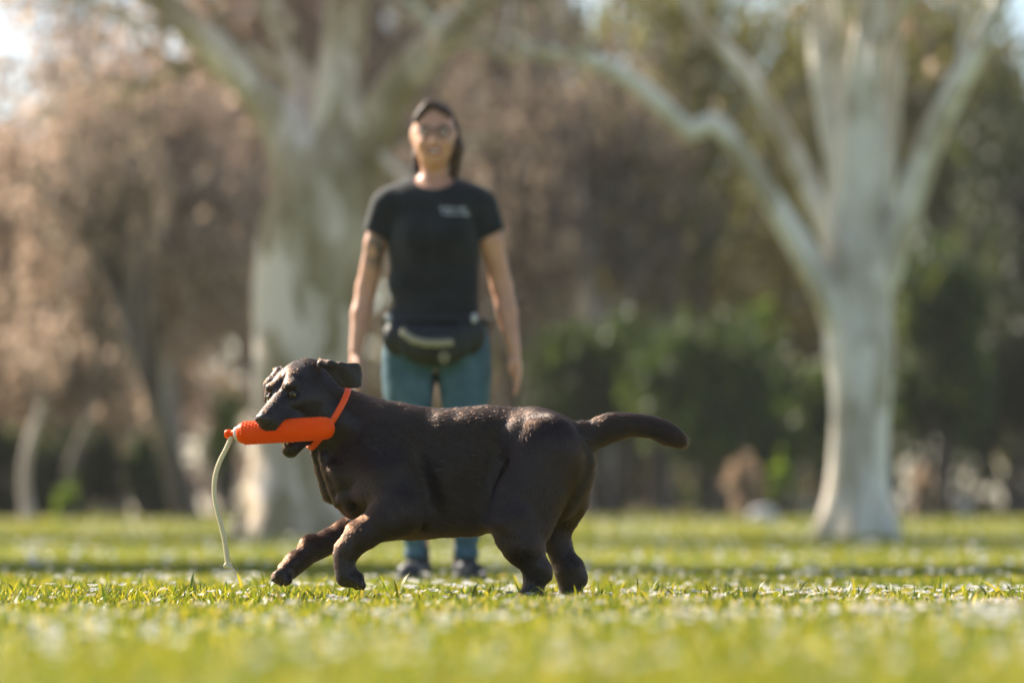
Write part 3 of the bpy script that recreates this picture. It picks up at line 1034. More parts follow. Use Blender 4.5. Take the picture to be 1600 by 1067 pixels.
    for pt, dr in tips:
        dr = unit(dr)
        o = link('claw', cm, claw_m, root)
        o.location = Vector(D(*pt) - dr * 0.004 - base)
        o.rotation_euler = Vector(dr).to_track_quat('Z', 'Y').to_euler()
    pad_m = simple('dog_pad', [(0.03, 0.02, 0.018), (0.07, 0.05, 0.045)], 500, 0.6, 0.6, 0.001)
    pd = uv_sphere(0.01, 12, 8, (1.15, 0.8, 0.55))
    pdn = unit((0.45, -0.72, -0.5))
    for pt, s_ in (((453, 897, .052), 1.5), ((440, 903, .047), 0.85), ((447, 911, .05), 0.8), ((440, 911, .066), 0.8)):
        o = link('paw_pad', pd, pad_m, root)
        o.location = Vector(D(*pt) - base)
        o.scale = (s_, s_, s_)
        o.rotation_euler = Vector(pdn).to_track_quat('Z', 'X').to_euler()

    # ---------------- collar: a band fitted to the neck
    cc = D(512, 655, .02)
    n = unit((0.80, 0.22, -0.50))
    e_a = unit(np.cross(n, (0, 1, 0))); e_b = np.cross(n, e_a)
    K = 72
    NK = SDF(cc - 0.2, cc + 0.2, 0.005)
    NK.cone(D(514, 652, .025), D(596, 706, .045), m(46), m(72), 0.03, ((0, 1, 0), 0.85))
    NK.cone(D(548, 656, .03), D(640, 692, .035), m(38), m(46), 0.04)
    NK.cone(D(508, 692, .02), D(530, 750, .045), m(18), m(28), 0.03)
    NK.cone(H(-0.045, 0, -0.015), D(525, 655, .03), 0.058, 0.062, 0.03)
    rows = []
    for off in (-0.008, -0.0075, 0.0075, 0.008):
        ring = []
        for i in range(K):
            a_ = 2 * math.pi * i / K
            d_ = e_a * math.cos(a_) + e_b * math.sin(a_)
            rs = np.linspace(0.02, 0.16, 141)
            vals = NK.sample(cc + n * off + d_ * rs[:, None])
            j = np.argmax(vals > 0) if (vals > 0).any() else 60
            ring.append(rs[j])
        ring = np.array(ring)
        for _ in range(3):
            ring = 0.25 * np.roll(ring, 1) + 0.5 * ring + 0.25 * np.roll(ring, -1)
        rows.append(ring)
    rmax = np.max(rows, 0) + 0.004
    V_ = []
    for off, ex in ((-0.008, -0.004), (-0.008, 0.0), (-0.0065, 0.0022), (0.0065, 0.0022), (0.008, 0.0), (0.008, -0.004)):
        for i in range(K):
            a_ = 2 * math.pi * i / K
            V_.append(cc + n * off + (e_a * math.cos(a_) + e_b * math.sin(a_)) * (rmax[i] + ex))
    F_ = [(r_ * K + i, r_ * K + (i + 1) % K, (r_ + 1) * K + (i + 1) % K, (r_ + 1) * K + i) for r_ in range(5) for i in range(K)]
    om, t, b = new_mat('orange_collar')
    b.inputs['Base Color'].default_value = (1.0, 0.09, 0.0, 1)
    b.inputs['Roughness'].default_value = 0.5
    n2 = noise_node(t, 900, 2); bump(t, b, n2.outputs[0], 0.4, 0.0006)
    link('collar', make_mesh('collar', np.array(V_) - base, np.array(F_)), om, root)

    # whiskers
    wm, t, b = new_mat('whisker')
    b.inputs['Base Color'].default_value = (0.35, 0.28, 0.2, 1)
    b.inputs['Roughness'].default_value = 0.3
    WV, WF = [], []
    for i in range(26):
        sg = 1 if i % 2 else -1
        lowj = i > 17
        a0 = (random.uniform(0.085, 0.13), sg * random.uniform(0.026, 0.036), random.uniform(-0.055, -0.03)) if not lowj else (random.uniform(0.06, 0.1), sg * random.uniform(0.005, 0.02), -0.128)
        s_ = H(*a0)
        dr = unit(f * random.uniform(-0.1, 0.6) + l * sg * random.uniform(0.3, 1) + u * random.uniform(-0.8, 0.2)) if not lowj else unit(f * 0.5 - u + l * sg * 0.3)
        ln = random.uniform(0.015, 0.04)
        s1 = unit(np.cross(dr, (0.3, 1, 0.2))); s3 = np.cross(dr, s1)
        b0 = len(WV)
        for q in range(4):
            tt_ = q / 3
            pp = s_ + dr * ln * tt_ - u * 0.006 * tt_ * tt_ - base
            for j in range(3):
                WV.append(pp + (s1 * math.cos(j * 2.094) + s3 * math.sin(j * 2.094)) * 0.00026 * (1 - 0.75 * tt_))
        for q in range(3):
            for j in range(3):
                WF.append((b0 + q * 3 + j, b0 + q * 3 + (j + 1) % 3, b0 + q * 3 + 3 + (j + 1) % 3, b0 + q * 3 + 3 + j))
    tag(link('whiskers', make_mesh('whiskers', np.array(WV), np.array(WF)), wm, root), kind='stuff')
    return da, db, ax


DUMMY = build_dog()


# ------------------------------------------------------------------ training dummy
def build_dummy():
    da, db, ax = DUMMY
    up = unit(np.array([0, 0, 1.0]) - ax * ax[2]); sd = np.cross(ax, up)
    base = (da + db) / 2
    root = empty('training_dummy', base)
    tag(root, 'orange knobbly dummy with a rope tail held crosswise in the dog\'s mouth', 'dog toy')
    mt, t, b = new_mat('orange_rubber')
    n1 = noise_node(t, 60, 4)
    r1 = ramp(t, n1.outputs[0], [(0.3, (1.0, 0.075, 0.0)), (0.7, (1.0, 0.10, 0.0))])
    t.links.new(r1.outputs[0], b.inputs['Base Color'])
    b.inputs['Roughness'].default_value = 0.42
    b.inputs['Subsurface Weight'].default_value = 0.12
    b.inputs['Specular IOR Level'].default_value = 0.12
    b.inputs['Subsurface Radius'].default_value = (0.02, 0.006, 0.002)
    b.inputs['Subsurface Scale'].default_value = 0.5
    bump(t, b, n1.outputs[0], 0.1, 0.001)
    Ln = np.linalg.norm(db - da)

    def revolve(name, prof, mat, K=56, parent=root, extra=None):
        V_ = []
        for s_, r_ in prof:
            for i in range(K):
                a_ = 2 * math.pi * i / K
                V_.append(da + ax * s_ + (up * math.cos(a_) + sd * math.sin(a_)) * r_ - base)
        n_ = len(prof)
        F4 = [(r_ * K + i, r_ * K + (i + 1) % K, (r_ + 1) * K + (i + 1) % K, (r_ + 1) * K + i) for r_ in range(n_ - 1) for i in range(K)]
        V_.append(da + ax * prof[0][0] - base); V_.append(da + ax * prof[-1][0] - base)
        F3 = [(len(V_) - 2, (i + 1) % K, i) for i in range(K)] + [(len(V_) - 1, (n_ - 1) * K + i, (n_ - 1) * K + (i + 1) % K) for i in range(K)]
        Fs = [np.array(F4), np.array(F3)]
        V_ = np.array(V_)
        if extra is not None:
            ev, ef = extra
            Fs.append(ef + len(V_)); V_ = np.concatenate([V_, ev])
        return link(name, make_mesh(name, V_, Fs), mat, parent)
    Rr = 0.0284
    prof = [(0.0, 0.019), (0.002, 0.0225), (0.006, 0.0252), (0.02, Rr)] + [(s_, Rr) for s_ in np.linspace(0.03, Ln - 0.002, 20)]
    for k in range(1, 9):
        a_ = k * math.pi / 16
        prof.append((Ln - 0.002 + 0.027 * math.sin(a_), Rr * math.cos(a_) ** 0.8 + 0.0003))
    # knobs in rings
    ev = []; ef = []
    ks = [(0.018 + i * 0.0092, 22) for i in range(int((Ln - 0.012) / 0.0092))]
    for ri, (s_, cnt) in enumerate(ks):
        for i in range(cnt):
            a_ = 2 * math.pi * (i + 0.5 * (ri % 2)) / cnt
            dr = up * math.cos(a_) + sd * math.sin(a_)
            tg = np.cross(ax, dr)
            o_ = da + ax * s_ + dr * (Rr - 0.0006) - base
            b0 = len(ev)
            for rr_, hh in ((0.0027, 0), (0.0024, 0.0013), (0.0013, 0.0024)):
                for j in range(8):
                    q = 2 * math.pi * j / 8
                    ev.append(o_ + (ax * math.cos(q) + tg * math.sin(q)) * rr_ + dr * hh)
            ev.append(o_ + dr * 0.0027)
            for r_ in range(2):
                for j in range(8):
                    ef.append((b0 + r_ * 8 + j, b0 + r_ * 8 + (j + 1) % 8, b0 + (r_ + 1) * 8 + (j + 1) % 8, b0 + (r_ + 1) * 8 + j))
            for j in range(0, 8, 2):
                ef.append((b0 + 16 + j, b0 + 16 + (j + 1) % 8, b0 + 16 + (j + 2) % 8, b0 + 24))
    revolve('roll', prof, mt, extra=(np.array(ev), np.array(ef)))
    white = simple('white_plastic', [(0.62, 0.58, 0.52), (0.75, 0.72, 0.68)], 40, 0.35, 0.1, 0.0005)
    revolve('ring', [(-0.009, 0.011), (-0.0085, 0.0165), (-0.006, 0.0178), (-0.001, 0.0178), (0.002, 0.0172)], white)
    revolve('cap', [(-0.036, 0.006), (-0.0355, 0.0095), (-0.034, 0.0112), (-0.024, 0.0115), (-0.022, 0.0098), (-0.014, 0.0098), (-0.0125, 0.012), (-0.008, 0.0125)], mt)
    # rope
    pts = [P(x, y, DY + dd) for x, y, dd in ((365, 676, -.05), (361, 684, -.052), (354, 700, -.055), (343, 722, -.055), (336, 746, -.053), (335, 772, -.05), (340, 800, -.05), (346, 822, -.05), (351, 845, -.048), (354, 866, -.047), (356, 882, -.047))]
    pts = np.array(pts)
    # resample with Catmull-Rom
    out = []
    for i in range(len(pts) - 1):
        p0 = pts[max(i - 1, 0)]; p1 = pts[i]; p2 = pts[i + 1]; p3 = pts[min(i + 2, len(pts) - 1)]
        for q in np.linspace(0, 1, 10, endpoint=False):
            out.append(0.5 * ((2 * p1) + (-p0 + p2) * q + (2 * p0 - 5 * p1 + 4 * p2 - p3) * q * q + (-p0 + 3 * p1 - 3 * p2 + p3) * q ** 3))
    out.append(pts[-1]); out = np.array(out)
    rope_m = simple('rope', [(0.66, 0.54, 0.33), (0.84, 0.74, 0.54)], 300, 0.85, 0.6, 0.001, 0.2)
    Vr = []; Fr = []
    for st in range(3):
        L_ = 0
        b0 = len(Vr)
        for i, p in enumerate(out):
            tg = unit(out[min(i + 1, len(out) - 1)] - out[max(i - 1, 0)])
            a1 = unit(np.cross(tg, (0, 1, 0))); a2 = np.cross(tg, a1)
            if i: L_ += np.linalg.norm(p - out[i - 1])
            th = L_ / 0.022 * 2 * math.pi + st * 2 * math.pi / 3
            c_ = p + (a1 * math.cos(th) + a2 * math.sin(th)) * 0.0031
            for j in range(8):
                q = 2 * math.pi * j / 8
                Vr.append(c_ + (a1 * math.cos(q) + a2 * math.sin(q)) * 0.0038 - base)
        for i in range(len(out) - 1):
            for j in range(8):
                Fr.append((b0 + i * 8 + j, b0 + i * 8 + (j + 1) % 8, b0 + (i + 1) * 8 + (j + 1) % 8, b0 + (i + 1) * 8 + j))
    link('rope', make_mesh('rope', np.array(Vr), np.array(Fr)), rope_m, root)
    e = pts[-1]
    s2 = SDF(e - 0.03, e + 0.03, 0.0014)
    for i in range(14):
        a_ = i / 14 * 2 * math.pi
        b_ = (i + 1) / 14 * 2 * math.pi
        q = lambda w_: e + np.array([0.0065 * math.cos(w_), 0.006 * math.sin(w_), -0.003 + 0.0035 * math.sin(2 * w_)])
        s2.cone(q(a_), q(b_), 0.0042, 0.0042, 0.0012)
    s2.cone(e + np.array([0.003, 0, -0.004]), e + np.array([0.010, -0.002, -0.006]), 0.004, 0.003, 0.001)
    v2, q2 = s2.mesh()
    link('knot', make_mesh('knot', v2 - base, q2), rope_m, root)


build_dummy()
# ------------------------------------------------------------------ the woman standing behind
WY = 13.75
PXW = FPX / WY


def build_person():
    def W(px, py, dy=0.0): return P(px, py, WY + dy)

    def m(v): return v / PXW
    base = W(690, 905, 0.0)
    base[2] = float(ground_z(base[0], WY))
    zs = lambda py: W(0, py)[2]
    root = empty('person', base)
    tag(root, 'person in black t-shirt, blue jeans and belt bag standing behind the dog, smiling', 'person')
    lo = W(530, 925); hi = W(840, 140)
    lo = np.array([lo[0], WY - 0.26, base[2] - 0.02]); hi = np.array([hi[0], WY + 0.24, hi[2] + 0.03])

    ARM_L = [((603, 322, .01), .046), ((588, 380, .015), .041), ((573, 450, .03), .037), ((565, 490, .01), .036), ((556, 548, -.03), .023)]
    ARM_R = [((753, 322, .01), .046), ((768, 380, .015), .042), ((784, 448, .03), .038), ((792, 488, .01), .037), ((803, 546, -.03), .024)]

    def torso(S, g=0.0, sx=0.0):
        """bust, waist and hips; g = thickness added by cloth"""
        S.ell(W(678, 352, 0), (m(66) + g, .098 + g, .16 + g), None, .04)
        S.cone(W(640, 318, .005), W(716, 318, .005), .072 + g, .072 + g, .03, ((0, 1, 0), .9))
        S.cone(W(612, 322, .01), W(744, 322, .01), .047 + g, .047 + g, .03)
        for x in (655, 701):
            S.ell(W(x, 372, -.075), (.058 + g, .045 + g, .062 + g), None, .04)
        S.cone(W(679, 395, 0), W(680, 480, .005), .142 + g + sx, .140 + g + sx * 1.5, .04, ((0, 1, 0), .68))
        S.ell(W(682, 528, .01), (.182 + g, .112 + g, .13 + g), None, .05)

    def legs(S, g=0.0, down=868):
        for hip, knee, ank, sg in (((640, 560, .01), (650, 712, -.01), (653, 868, .03), -1), ((724, 560, .01), (726, 712, -.03), (726, 868, .01), 1)):
            S.cone(W(*hip), W(*knee), .092 + g, .060 + g, .03)
            S.cone(W(hip[0], 590, .03), W(hip[0], 610, .02), .088 + g, .084 + g, .03)
            S.cone(W(*knee), W((knee[0] + ank[0]) / 2, 775, .02), .058 + g, .054 + g, .03)
            S.cone(W((knee[0] + ank[0]) / 2, 775, .02), W(*ank), .052 + g, .036 + g * 1.6, .02)

    B = SDF(lo, hi, 0.0055)
    torso(B); legs(B)
    for arm in (ARM_L, ARM_R):
        for (a, ra), (b, rb) in zip(arm[:-1], arm[1:]):
            B.cone(W(*a), W(*b), ra, rb, .015)
    # neck and collar bones
    B.cone(W(681, 585, 0), W(684, 660, 0), .014, .024, .008, ((0, 1, 0), 12), mode='sub')
    B.cone(W(678, 245, .02), W(678, 300, .015), .046, .052, .02)
    B.cone(W(678, 288, .02), W(625, 312, .02), .040, .040, .03)
    B.cone(W(678, 288, .02), W(731, 312, .02), .040, .040, .03)
    # head
    hc_ = W(678, 207, .005)
    B.ell(hc_ + [0, .012, .012], (.074, .094, .098), None, .02)
    B.ell(W(678, 222, -.018), (.070, .076, .090), None, .03)
    B.ell(W(678, 246, -.055), (.034, .034, .026), None, .03)
    B.ell(W(678, 256, -.070), (.016, .014, .011), None, .015)
    for sg in (-1, 1):
        B.ell(W(678 + sg * 13, 224, -.068), (.024, .02, .02), None, .02)          # cheek, lifted by the smile
        B.ell(W(678 + sg * 13.5, 206, -.098), (.016, .016, .012), None, .01, mode='sub')
        B.ell(W(678 + sg * 33, 213, .01), (.010, .02, .032), None, .006)         # ear
    B.cone(W(678, 207, -.086), W(678, 222, -.106), .009, .012, .01)
    for sg in (-1, 1): B.ell(W(678 + sg * 4, 224, -.098), (.008, .01, .007), None, .005)
    B.ell(W(678, 236, -.088), (.030, .012, .011), None, .008)
    B.ell(W(678, 236, -.102), (.026, .013, .0065), None, .004, mode='sub')
    # hands
    def hand(wr, palm, dirs, thumb_to, r0=.0085):
        wv, pv = W(*wr), W(*palm)
        B.cone(wv, pv, .022, .026, .012, ((1, 0, 0), .8))
        ax_ = unit(pv - wv)
        B.cone(pv - ax_ * .01, pv + ax_ * .028, .030, .030, .01, ((1, 0, 0), .62))
        for j, (o, ln, cv) in enumerate(dirs):
            s0 = pv + ax_ * .02 + np.array([0.0, o, 0])
            k1 = s0 + unit(ax_ + np.array([0, o * 4, 0])) * ln * .45
            k2 = k1 + unit(ax_ + np.array(cv)) * ln * .32
            k3 = k2 + unit(ax_ + 2.2 * np.array(cv)) * ln * .25
            B.cone(s0, k1, r0 + .001, r0, .004)
            B.cone(k1, k2, r0, r0 * .92, .003)
            B.cone(k2, k3, r0 * .92, r0 * .78, .003)
        t0 = pv - ax_ * .028 + np.array([0, -.018, 0])
        t1 = t0 + np.array(thumb_to) * .038 + ax_ * .018
        t2 = t1 + np.array(thumb_to) * .010 + ax_ * .032
        B.cone(t0, t1, .013, .011, .008)
        B.cone(t1, t2, .0105, .0085, .003)
    # her right hand (left in the photo), partly behind the dog's ear; palm faces the thigh
    cvl = (0.25, -0.15, 0)
    hand((556, 548, -.03), (555, 572, -.035), ((-.028, .072, cvl), (-.010, .082, cvl), (.009, .076, cvl), (.027, .060, cvl)), (0.35, -0.8, 0))
    cvr = (-0.25, -0.15, 0)
    hand((803, 546, -.03), (806, 572, -.035), ((-.028, .074, cvr), (-.010, .084, cvr), (.009, .078, cvr), (.027, .062, cvr)), (-0.45, -0.8, 0))
    V, Q = B.mesh(); V = relax(V, Q, 1, .5)
    sk, t, b = new_mat('skin')
    n1 = noise_node(t, 12, 5)
    r1 = ramp(t, n1.outputs[0], [(0.3, (0.50, 0.235, 0.14)), (0.7, (0.62, 0.32, 0.20))])
    a = t.nodes.new('ShaderNodeAttribute'); a.attribute_name = 'ink'
    n2 = noise_node(t, 28, 3)
    mth = t.nodes.new('ShaderNodeMath'); mth.operation = 'MULTIPLY'
    st = ramp(t, n2.outputs[0], [(0.44, (0, 0, 0)), (0.52, (0.85, 0.85, 0.85))])
    t.links.new(a.outputs['Fac'], mth.inputs[0]); t.links.new(st.outputs[0], mth.inputs[1])
    lips = t.nodes.new('ShaderNodeAttribute'); lips.attribute_name = 'lips'
    mx = t.nodes.new('ShaderNodeMix'); mx.data_type = 'RGBA'
    t.links.new(mth.outputs[0], mx.inputs[0]); t.links.new(r1.outputs[0], mx.inputs[6]); mx.inputs[7].default_value = (0.05, 0.05, 0.055, 1)
    mx2 = t.nodes.new('ShaderNodeMix'); mx2.data_type = 'RGBA'
    t.links.new(lips.outputs['Fac'], mx2.inputs[0]); t.links.new(mx.outputs[2], mx2.inputs[6]); mx2.inputs[7].default_value = (0.36, 0.09, 0.075, 1)
    t.links.new(mx2.outputs[2], b.inputs['Base Color'])
    b.inputs['Roughness'].default_value = 0.5
    b.inputs['Subsurface Weight'].default_value = 0.15
    b.inputs['Subsurface Radius'].default_value = (0.02, 0.008, 0.004)
    b.inputs['Subsurface Scale'].default_value = 0.4
    c0 = W(592, 392, 0)
    ink = np.clip(1.6 - np.linalg.norm((V - c0) / np.array([.05, .08, .062]), axis=1) * 1.1, 0, 1)
    lc = W(678, 236, -.095)
    lp = np.clip(3 - np.linalg.norm((V - lc) / np.array([.034, .02, .014]), axis=1) * 2.3, 0, 1)
    link('body', make_mesh('body', V - base, Q, attrs={'ink': ink, 'lips': lp}), sk, root)

    # ---------------- clothes
    def cloth(name, S, mat, n=1):
        v, q = S.mesh(); v = relax(v, q, n)
        return link(name, make_mesh(name, v - base, q), mat, root)
    T = SDF(lo, hi, 0.006)
    torso(T, .009, .010)
    for arm, sg in ((ARM_L, -1), (ARM_R, 1)):
        T.cone(W(*arm[0][0]), W(arm[1][0][0] - sg * 1, 366, .012), .057, .054, .03)
    T.cone(W(678, 288, .02), W(618, 312, .018), .045, .048, .03)
    T.cone(W(678, 288, .02), W(738, 312, .018), .045, .048, .03)
    X, Y, Z = T.grid()
    # folds of the cloth
    T.F += (0.007 * np.sin(Z * 34 + X * 22 + 2 * np.sin(X * 9)) * np.clip((zs(420) - Z) / .15, 0, 1) * np.clip((W(690, 0)[0] - X) / .1 + .4, 0.2, 1) + 0.004 * np.sin(Z * 46 + 9 * np.abs(X - W(680, 0)[0]) + 3 * np.sin(X * 17)) * np.clip((zs(390) - Z) / .12, 0, 1)).astype(np.float32)
    T.F = np.maximum(T.F, (zs(512) + 0.012 * np.sin(X * 30) - Z).astype(np.float32))        # hem
    # neckline
    nc = W(678, 268, -.03)
    T.F = np.maximum(T.F, -(np.sqrt((X - nc[0]) ** 2 + ((Y - nc[1]) * .8) ** 2 + ((Z - nc[2]) * 1.15) ** 2) - .082).astype(np.float32))
    # sleeve hems: cut square to each arm
    for arm, sg in ((ARM_L, -1), (ARM_R, 1)):
        p = W(arm[1][0][0], 368, .012); d = unit(W(*arm[1][0]) - W(*arm[0][0])) + np.array([sg * .22, 0, 0]); d = unit(d)
        pl = (X - p[0]) * d[0] + (Y - p[1]) * d[1] + (Z - p[2]) * d[2]
        side = (sg * (X - W(678 + sg * 72, 0)[0])).astype(np.float32)
        cut = np.minimum(pl, side + 0 * pl)
        T.F = np.maximum(T.F, np.where((side > 0), pl, -1).astype(np.float32))
    black = simple('black_jersey', [(0.010, 0.011, 0.012), (0.022, 0.024, 0.026)], 14, 0.85, 0.5, 0.004, 0.2, sheen=0.15)
    cloth('t_shirt', T, black)
    J = SDF((lo[0], lo[1], base[2] - .02), (hi[0], hi[1], zs(490)), 0.006)
    J.ell(W(682, 528, .01), (.188, .118, .136), None, .05)
    legs(J, .008)
    X, Y, Z = J.grid()
    J.F += (0.0025 * np.sin(Z * 70 + 6 * np.sin(X * 25)) * np.exp(-((Z - zs(712)) / .08) ** 2) + 0.004 * np.sin(Z * 95) * np.clip((zs(820) - Z) / .06, 0, 1)).astype(np.float32)
    J.F = np.maximum(J.F, np.maximum(Z - zs(503), zs(872) - Z) + 0 * X + 0 * Y)
    # gap between the thighs
    J.cone(W(681, 580, -.2), W(681, 580, .2), .006, .006, .01, mode='sub')
    J.cone(W(681, 584, 0), W(688, 880, 0), .012, .055, .01, ((0, 1, 0), 4), mode='sub')
    denim = simple('denim', [(0.045, 0.095, 0.125), (0.08, 0.145, 0.185)], 20, 0.8, 0.4, 0.003, 0.2)
    cloth('jeans', J, denim)
    # shoes
    shoe_m = simple('dark_shoe', [(0.012, 0.012, 0.014), (0.03, 0.03, 0.034)], 20, 0.6, 0.2, 0.002)
    sole_m = simple('shoe_sole', [(0.05, 0.05, 0.05), (0.09, 0.09, 0.09)], 20, 0.7, 0.2, 0.002)
    for ax_, yw, toe in ((653, .03, -.03), (726, .01, .04)):
        c = W(ax_, 868, yw); g = base[2]
        S = SDF((c[0] - .12, c[1] - .26, g - .01), (c[0] + .12, c[1] + .12, g + .16), .005)
        S.cone([c[0], c[1] + .03, g + .045], [c[0], c[1], g + .11], .043, .042, .02)
        S.cone([c[0], c[1] + .03, g + .038], [c[0] + toe, c[1] - .17, g + .032], .038, .040, .03, ((0, 0, 1), .85))
        X, Y, Z = S.grid()
        S.F = np.maximum(S.F, (g + .012 - Z) + 0 * X + 0 * Y)
        S.F = np.maximum(S.F, (Z - g - .135) + 0 * X + 0 * Y)
        cloth('shoe', S, shoe_m)
        S = SDF((c[0] - .12, c[1] - .28, g - .01), (c[0] + .12, c[1] + .12, g + .06), .005)
        S.cone([c[0], c[1] + .03, g + .012], [c[0] + toe, c[1] - .17, g + .012], .044, .046, .02)
        X, Y, Z = S.grid()
        S.F = np.maximum(S.F, np.maximum(g + .0015 - Z, Z - g - .022) + 0 * X + 0 * Y)
        cloth('sole', S, sole_m)
    # belt bag
    S = SDF((W(590, 0)[0], WY - .26, zs(585)), (W(765, 0)[0], WY + .02, zs(480)), .005)
    S.ell(W(680, 541, -.125), (.125, .056, .070), None, .02)
    S.cone(W(640, 525, -.12), W(716, 525, -.12), .042, .042, .02)
    S.ell(W(623, 527, -.085), (.060, .052, .066), None, .02)
    S.ell(W(733, 524, -.085), (.058, .052, .070), None, .02)
    S.cone(W(640, 512, -.175), W(716, 512, -.175), .008, .008, .01, mode='sub')
    bagm = simple('black_nylon', [(0.008, 0.009, 0.009), (0.018, 0.019, 0.020)], 25, 0.6, 0.4, 0.002, 0.4)
    bag = cloth('belt_bag', S, bagm)
    S = SDF((W(615, 0)[0], WY - .26, zs(560)), (W(720, 0)[0], WY, zs(505)), .004)
    pts = [W(630, 520, -.152), W(645, 531, -.173), W(665, 536, -.187), W(685, 536.5, -.187), W(704, 535, -.178)]
    for q0, q1 in zip(pts[:-1], pts[1:]): S.cone(q0, q1, .0125, .0125, .004, ((0, 1, 0), .8))
    tan = simple('tan_tape', [(0.28, 0.24, 0.15), (0.36, 0.31, 0.21)], 60, 0.7, 0.2, 0.001)
    v, q = S.mesh()
    o = link('zip_flap', make_mesh('zip_flap', v - base, q), tan, bag)
    S = SDF(W(694, 558, -.19) - .035, W(694, 558, -.19) + .035, .0025)
    ct = W(694, 558, -.182)
    for i in range(12):
        a0, a1 = i / 12 * 6.2832, (i + 1) / 12 * 6.2832
        S.cone(ct + [.014 * math.cos(a0), 0, .014 * math.sin(a0)], ct + [.014 * math.cos(a1), 0, .014 * math.sin(a1)], .0045, .0045, .001)
    v, q = S.mesh(); link('ring', make_mesh('ring', v - base, q), tan, bag)
    # buckles of the strap on both hips
    steel = simple('grey_metal', [(0.35, 0.35, 0.36), (0.5, 0.5, 0.5)], 60, 0.35, 0.1, 0.001)
    for px in (741, 607):
        c = W(px, 497, -.135 if px > 700 else -.10)
        S = SDF(c - .03, c + .03, .003)
        S.ell(c, (.013, .008, .017), None, .004)
        v, q = S.mesh(); link('buckle', make_mesh('buckle', v - base, q), steel, bag)
    # strap
    S = SDF((W(585, 0)[0], WY - .2, zs(530)), (W(775, 0)[0], WY + .2, zs(480)), .005)
    cx, cy, cz = W(681, 503, .01)
    K = 40
    rg = [np.array([cx + .183 * math.cos(i / K * 6.2832), cy + .122 * math.sin(i / K * 6.2832), cz]) for i in range(K + 1)]
    for q0, q1 in zip(rg[:-1], rg[1:]): S.cone(q0, q1, .014, .014, .004, ((1, 0, 0), 1.0))
    v, q = S.mesh(); link('strap', make_mesh('strap', v - base, q), bagm, bag)

    # chest print: two short rows of small pale strokes, as unreadable as in the photo
    pm, t, b = new_mat('white_print')
    b.inputs['Base Color'].default_value = (0.62, 0.60, 0.62, 1); b.inputs['Roughness'].default_value = 0.7
    PV, PF = [], []
    rr = random.Random(3)
    for row, (x0, x1, py) in enumerate(((688, 731, 329.5), (691, 733, 337.5))):
        x = x0
        while x < x1:
            wd_ = rr.uniform(1.6, 3.2); hgt = rr.uniform(3.6, 5.2)
            for k in range(rr.choice((1, 2))):
                xx = x + k * wd_ * .6
                q = [W(xx, py + hgt / 2), W(xx + .9, py + hgt / 2), W(xx + .9, py - hgt / 2), W(xx, py - hgt / 2)]
                b0 = len(PV)
                for pp in q:
                    # lay on the shirt surface
                    ys = np.linspace(WY - .2, WY, 120)
                    vals = T.sample(np.stack([np.full(120, pp[0]), ys, np.full(120, pp[2])], 1))
                    j = int(np.argmax(vals < 0))
                    PV.append(np.array([pp[0], ys[j] - .003, pp[2]]) - base)
                PF.append((b0, b0 + 1, b0 + 2, b0 + 3))
            q = [W(x, py + .5), W(x + wd_, py + .5), W(x + wd_, py - .5), W(x, py - .5)]
            b0 = len(PV)
            for pp in q:
                ys = np.linspace(WY - .2, WY, 120)
                vals = T.sample(np.stack([np.full(120, pp[0]), ys, np.full(120, pp[2])], 1))
                j = int(np.argmax(vals < 0))
                PV.append(np.array([pp[0], ys[j] - .0035, pp[2]]) - base)
            PF.append((b0, b0 + 1, b0 + 2, b0 + 3))
            x += wd_ + 1.1
    link('chest_print', make_mesh('chest_print', np.array(PV), np.array(PF)), pm, root)

    # ---------------- hair: parted on her right, tucked back, a lock down each side
    S = SDF((W(620, 0)[0], WY - .14, zs(300)), (W(736, 0)[0], WY + .17, zs(140)), .004)
    hcn = hc_ + [0, .012, .012]
    S.ell(hcn + [0, .016, .004], (.080, .098, .102), None, .02)
    # open the face
    S.ell(W(672, 230, -.085), (.084, .098, .112), None, .008, mode='sub')
    S.cone(W(678, 196, -.10), W(688, 186, -.10), .054, .040, .008, mode='sub')
    S.ell(W(637, 220, -.03), (.030, .075, .058), None, .008, mode='sub')
    # swept fringe from the parting
    S.cone(W(668, 166, -.050), W(647, 190, -.045), .018, .010, .012)
    S.cone(W(674, 163, -.050), W(704, 180, -.048), .018, .010, .012)
    S.cone(W(650, 235, .05), W(651, 264, .03), .014, .016, .015)
    S.cone(W(708, 195, .02), W(712, 232, .015), .018, .024, .015)
    S.cone(W(713, 232, .005), W(709, 277, .02), .028, .017, .02)
    S.cone(W(678, 240, .08), W(678, 285, .07), .060, .040, .03)
    X, Y, Z = S.grid()
    S.F += (0.0016 * np.sin(X * 260 + 4 * np.sin(Z * 30)) + 0.001 * np.sin((Y + X) * 400)).astype(np.float32)
    hm = simple('brown_hair', [(0.030, 0.016, 0.012), (0.11, 0.062, 0.042)], 40, 0.6, 0.5, 0.002, 0.25, detail=6)
    cloth('hair', S, hm)

    # glasses, eyes, teeth
    fr = simple('spectacle_frame', [(0.03, 0.018, 0.015), (0.05, 0.03, 0.02)], 50, 0.3, 0.1, 0.001)
    c = W(678, 205, -.1)
    S = SDF(c - [.09, .03, .04], c + [.09, .12, .04], .0024)
    for sg in (-1, 1):
        q0 = W(678 + sg * 13.8, 205, -.100)
        for i in range(16):
            a0, a1 = i / 16 * 6.2832, (i + 1) / 16 * 6.2832
            S.cone(q0 + [.024 * math.cos(a0), .004 * abs(math.cos(a0)), .018 * math.sin(a0)], q0 + [.024 * math.cos(a1), .004 * abs(math.cos(a1)), .018 * math.sin(a1)], .003, .003, .001)
        S.cone(q0 + [sg * .024, .004, .006], W(678 + sg * 34, 205, -.01), .0018, .0018, .001)
    S.cone(W(678 - 3.4, 203, -.1), W(678 + 3.4, 203, -.1), .002, .002, .001)
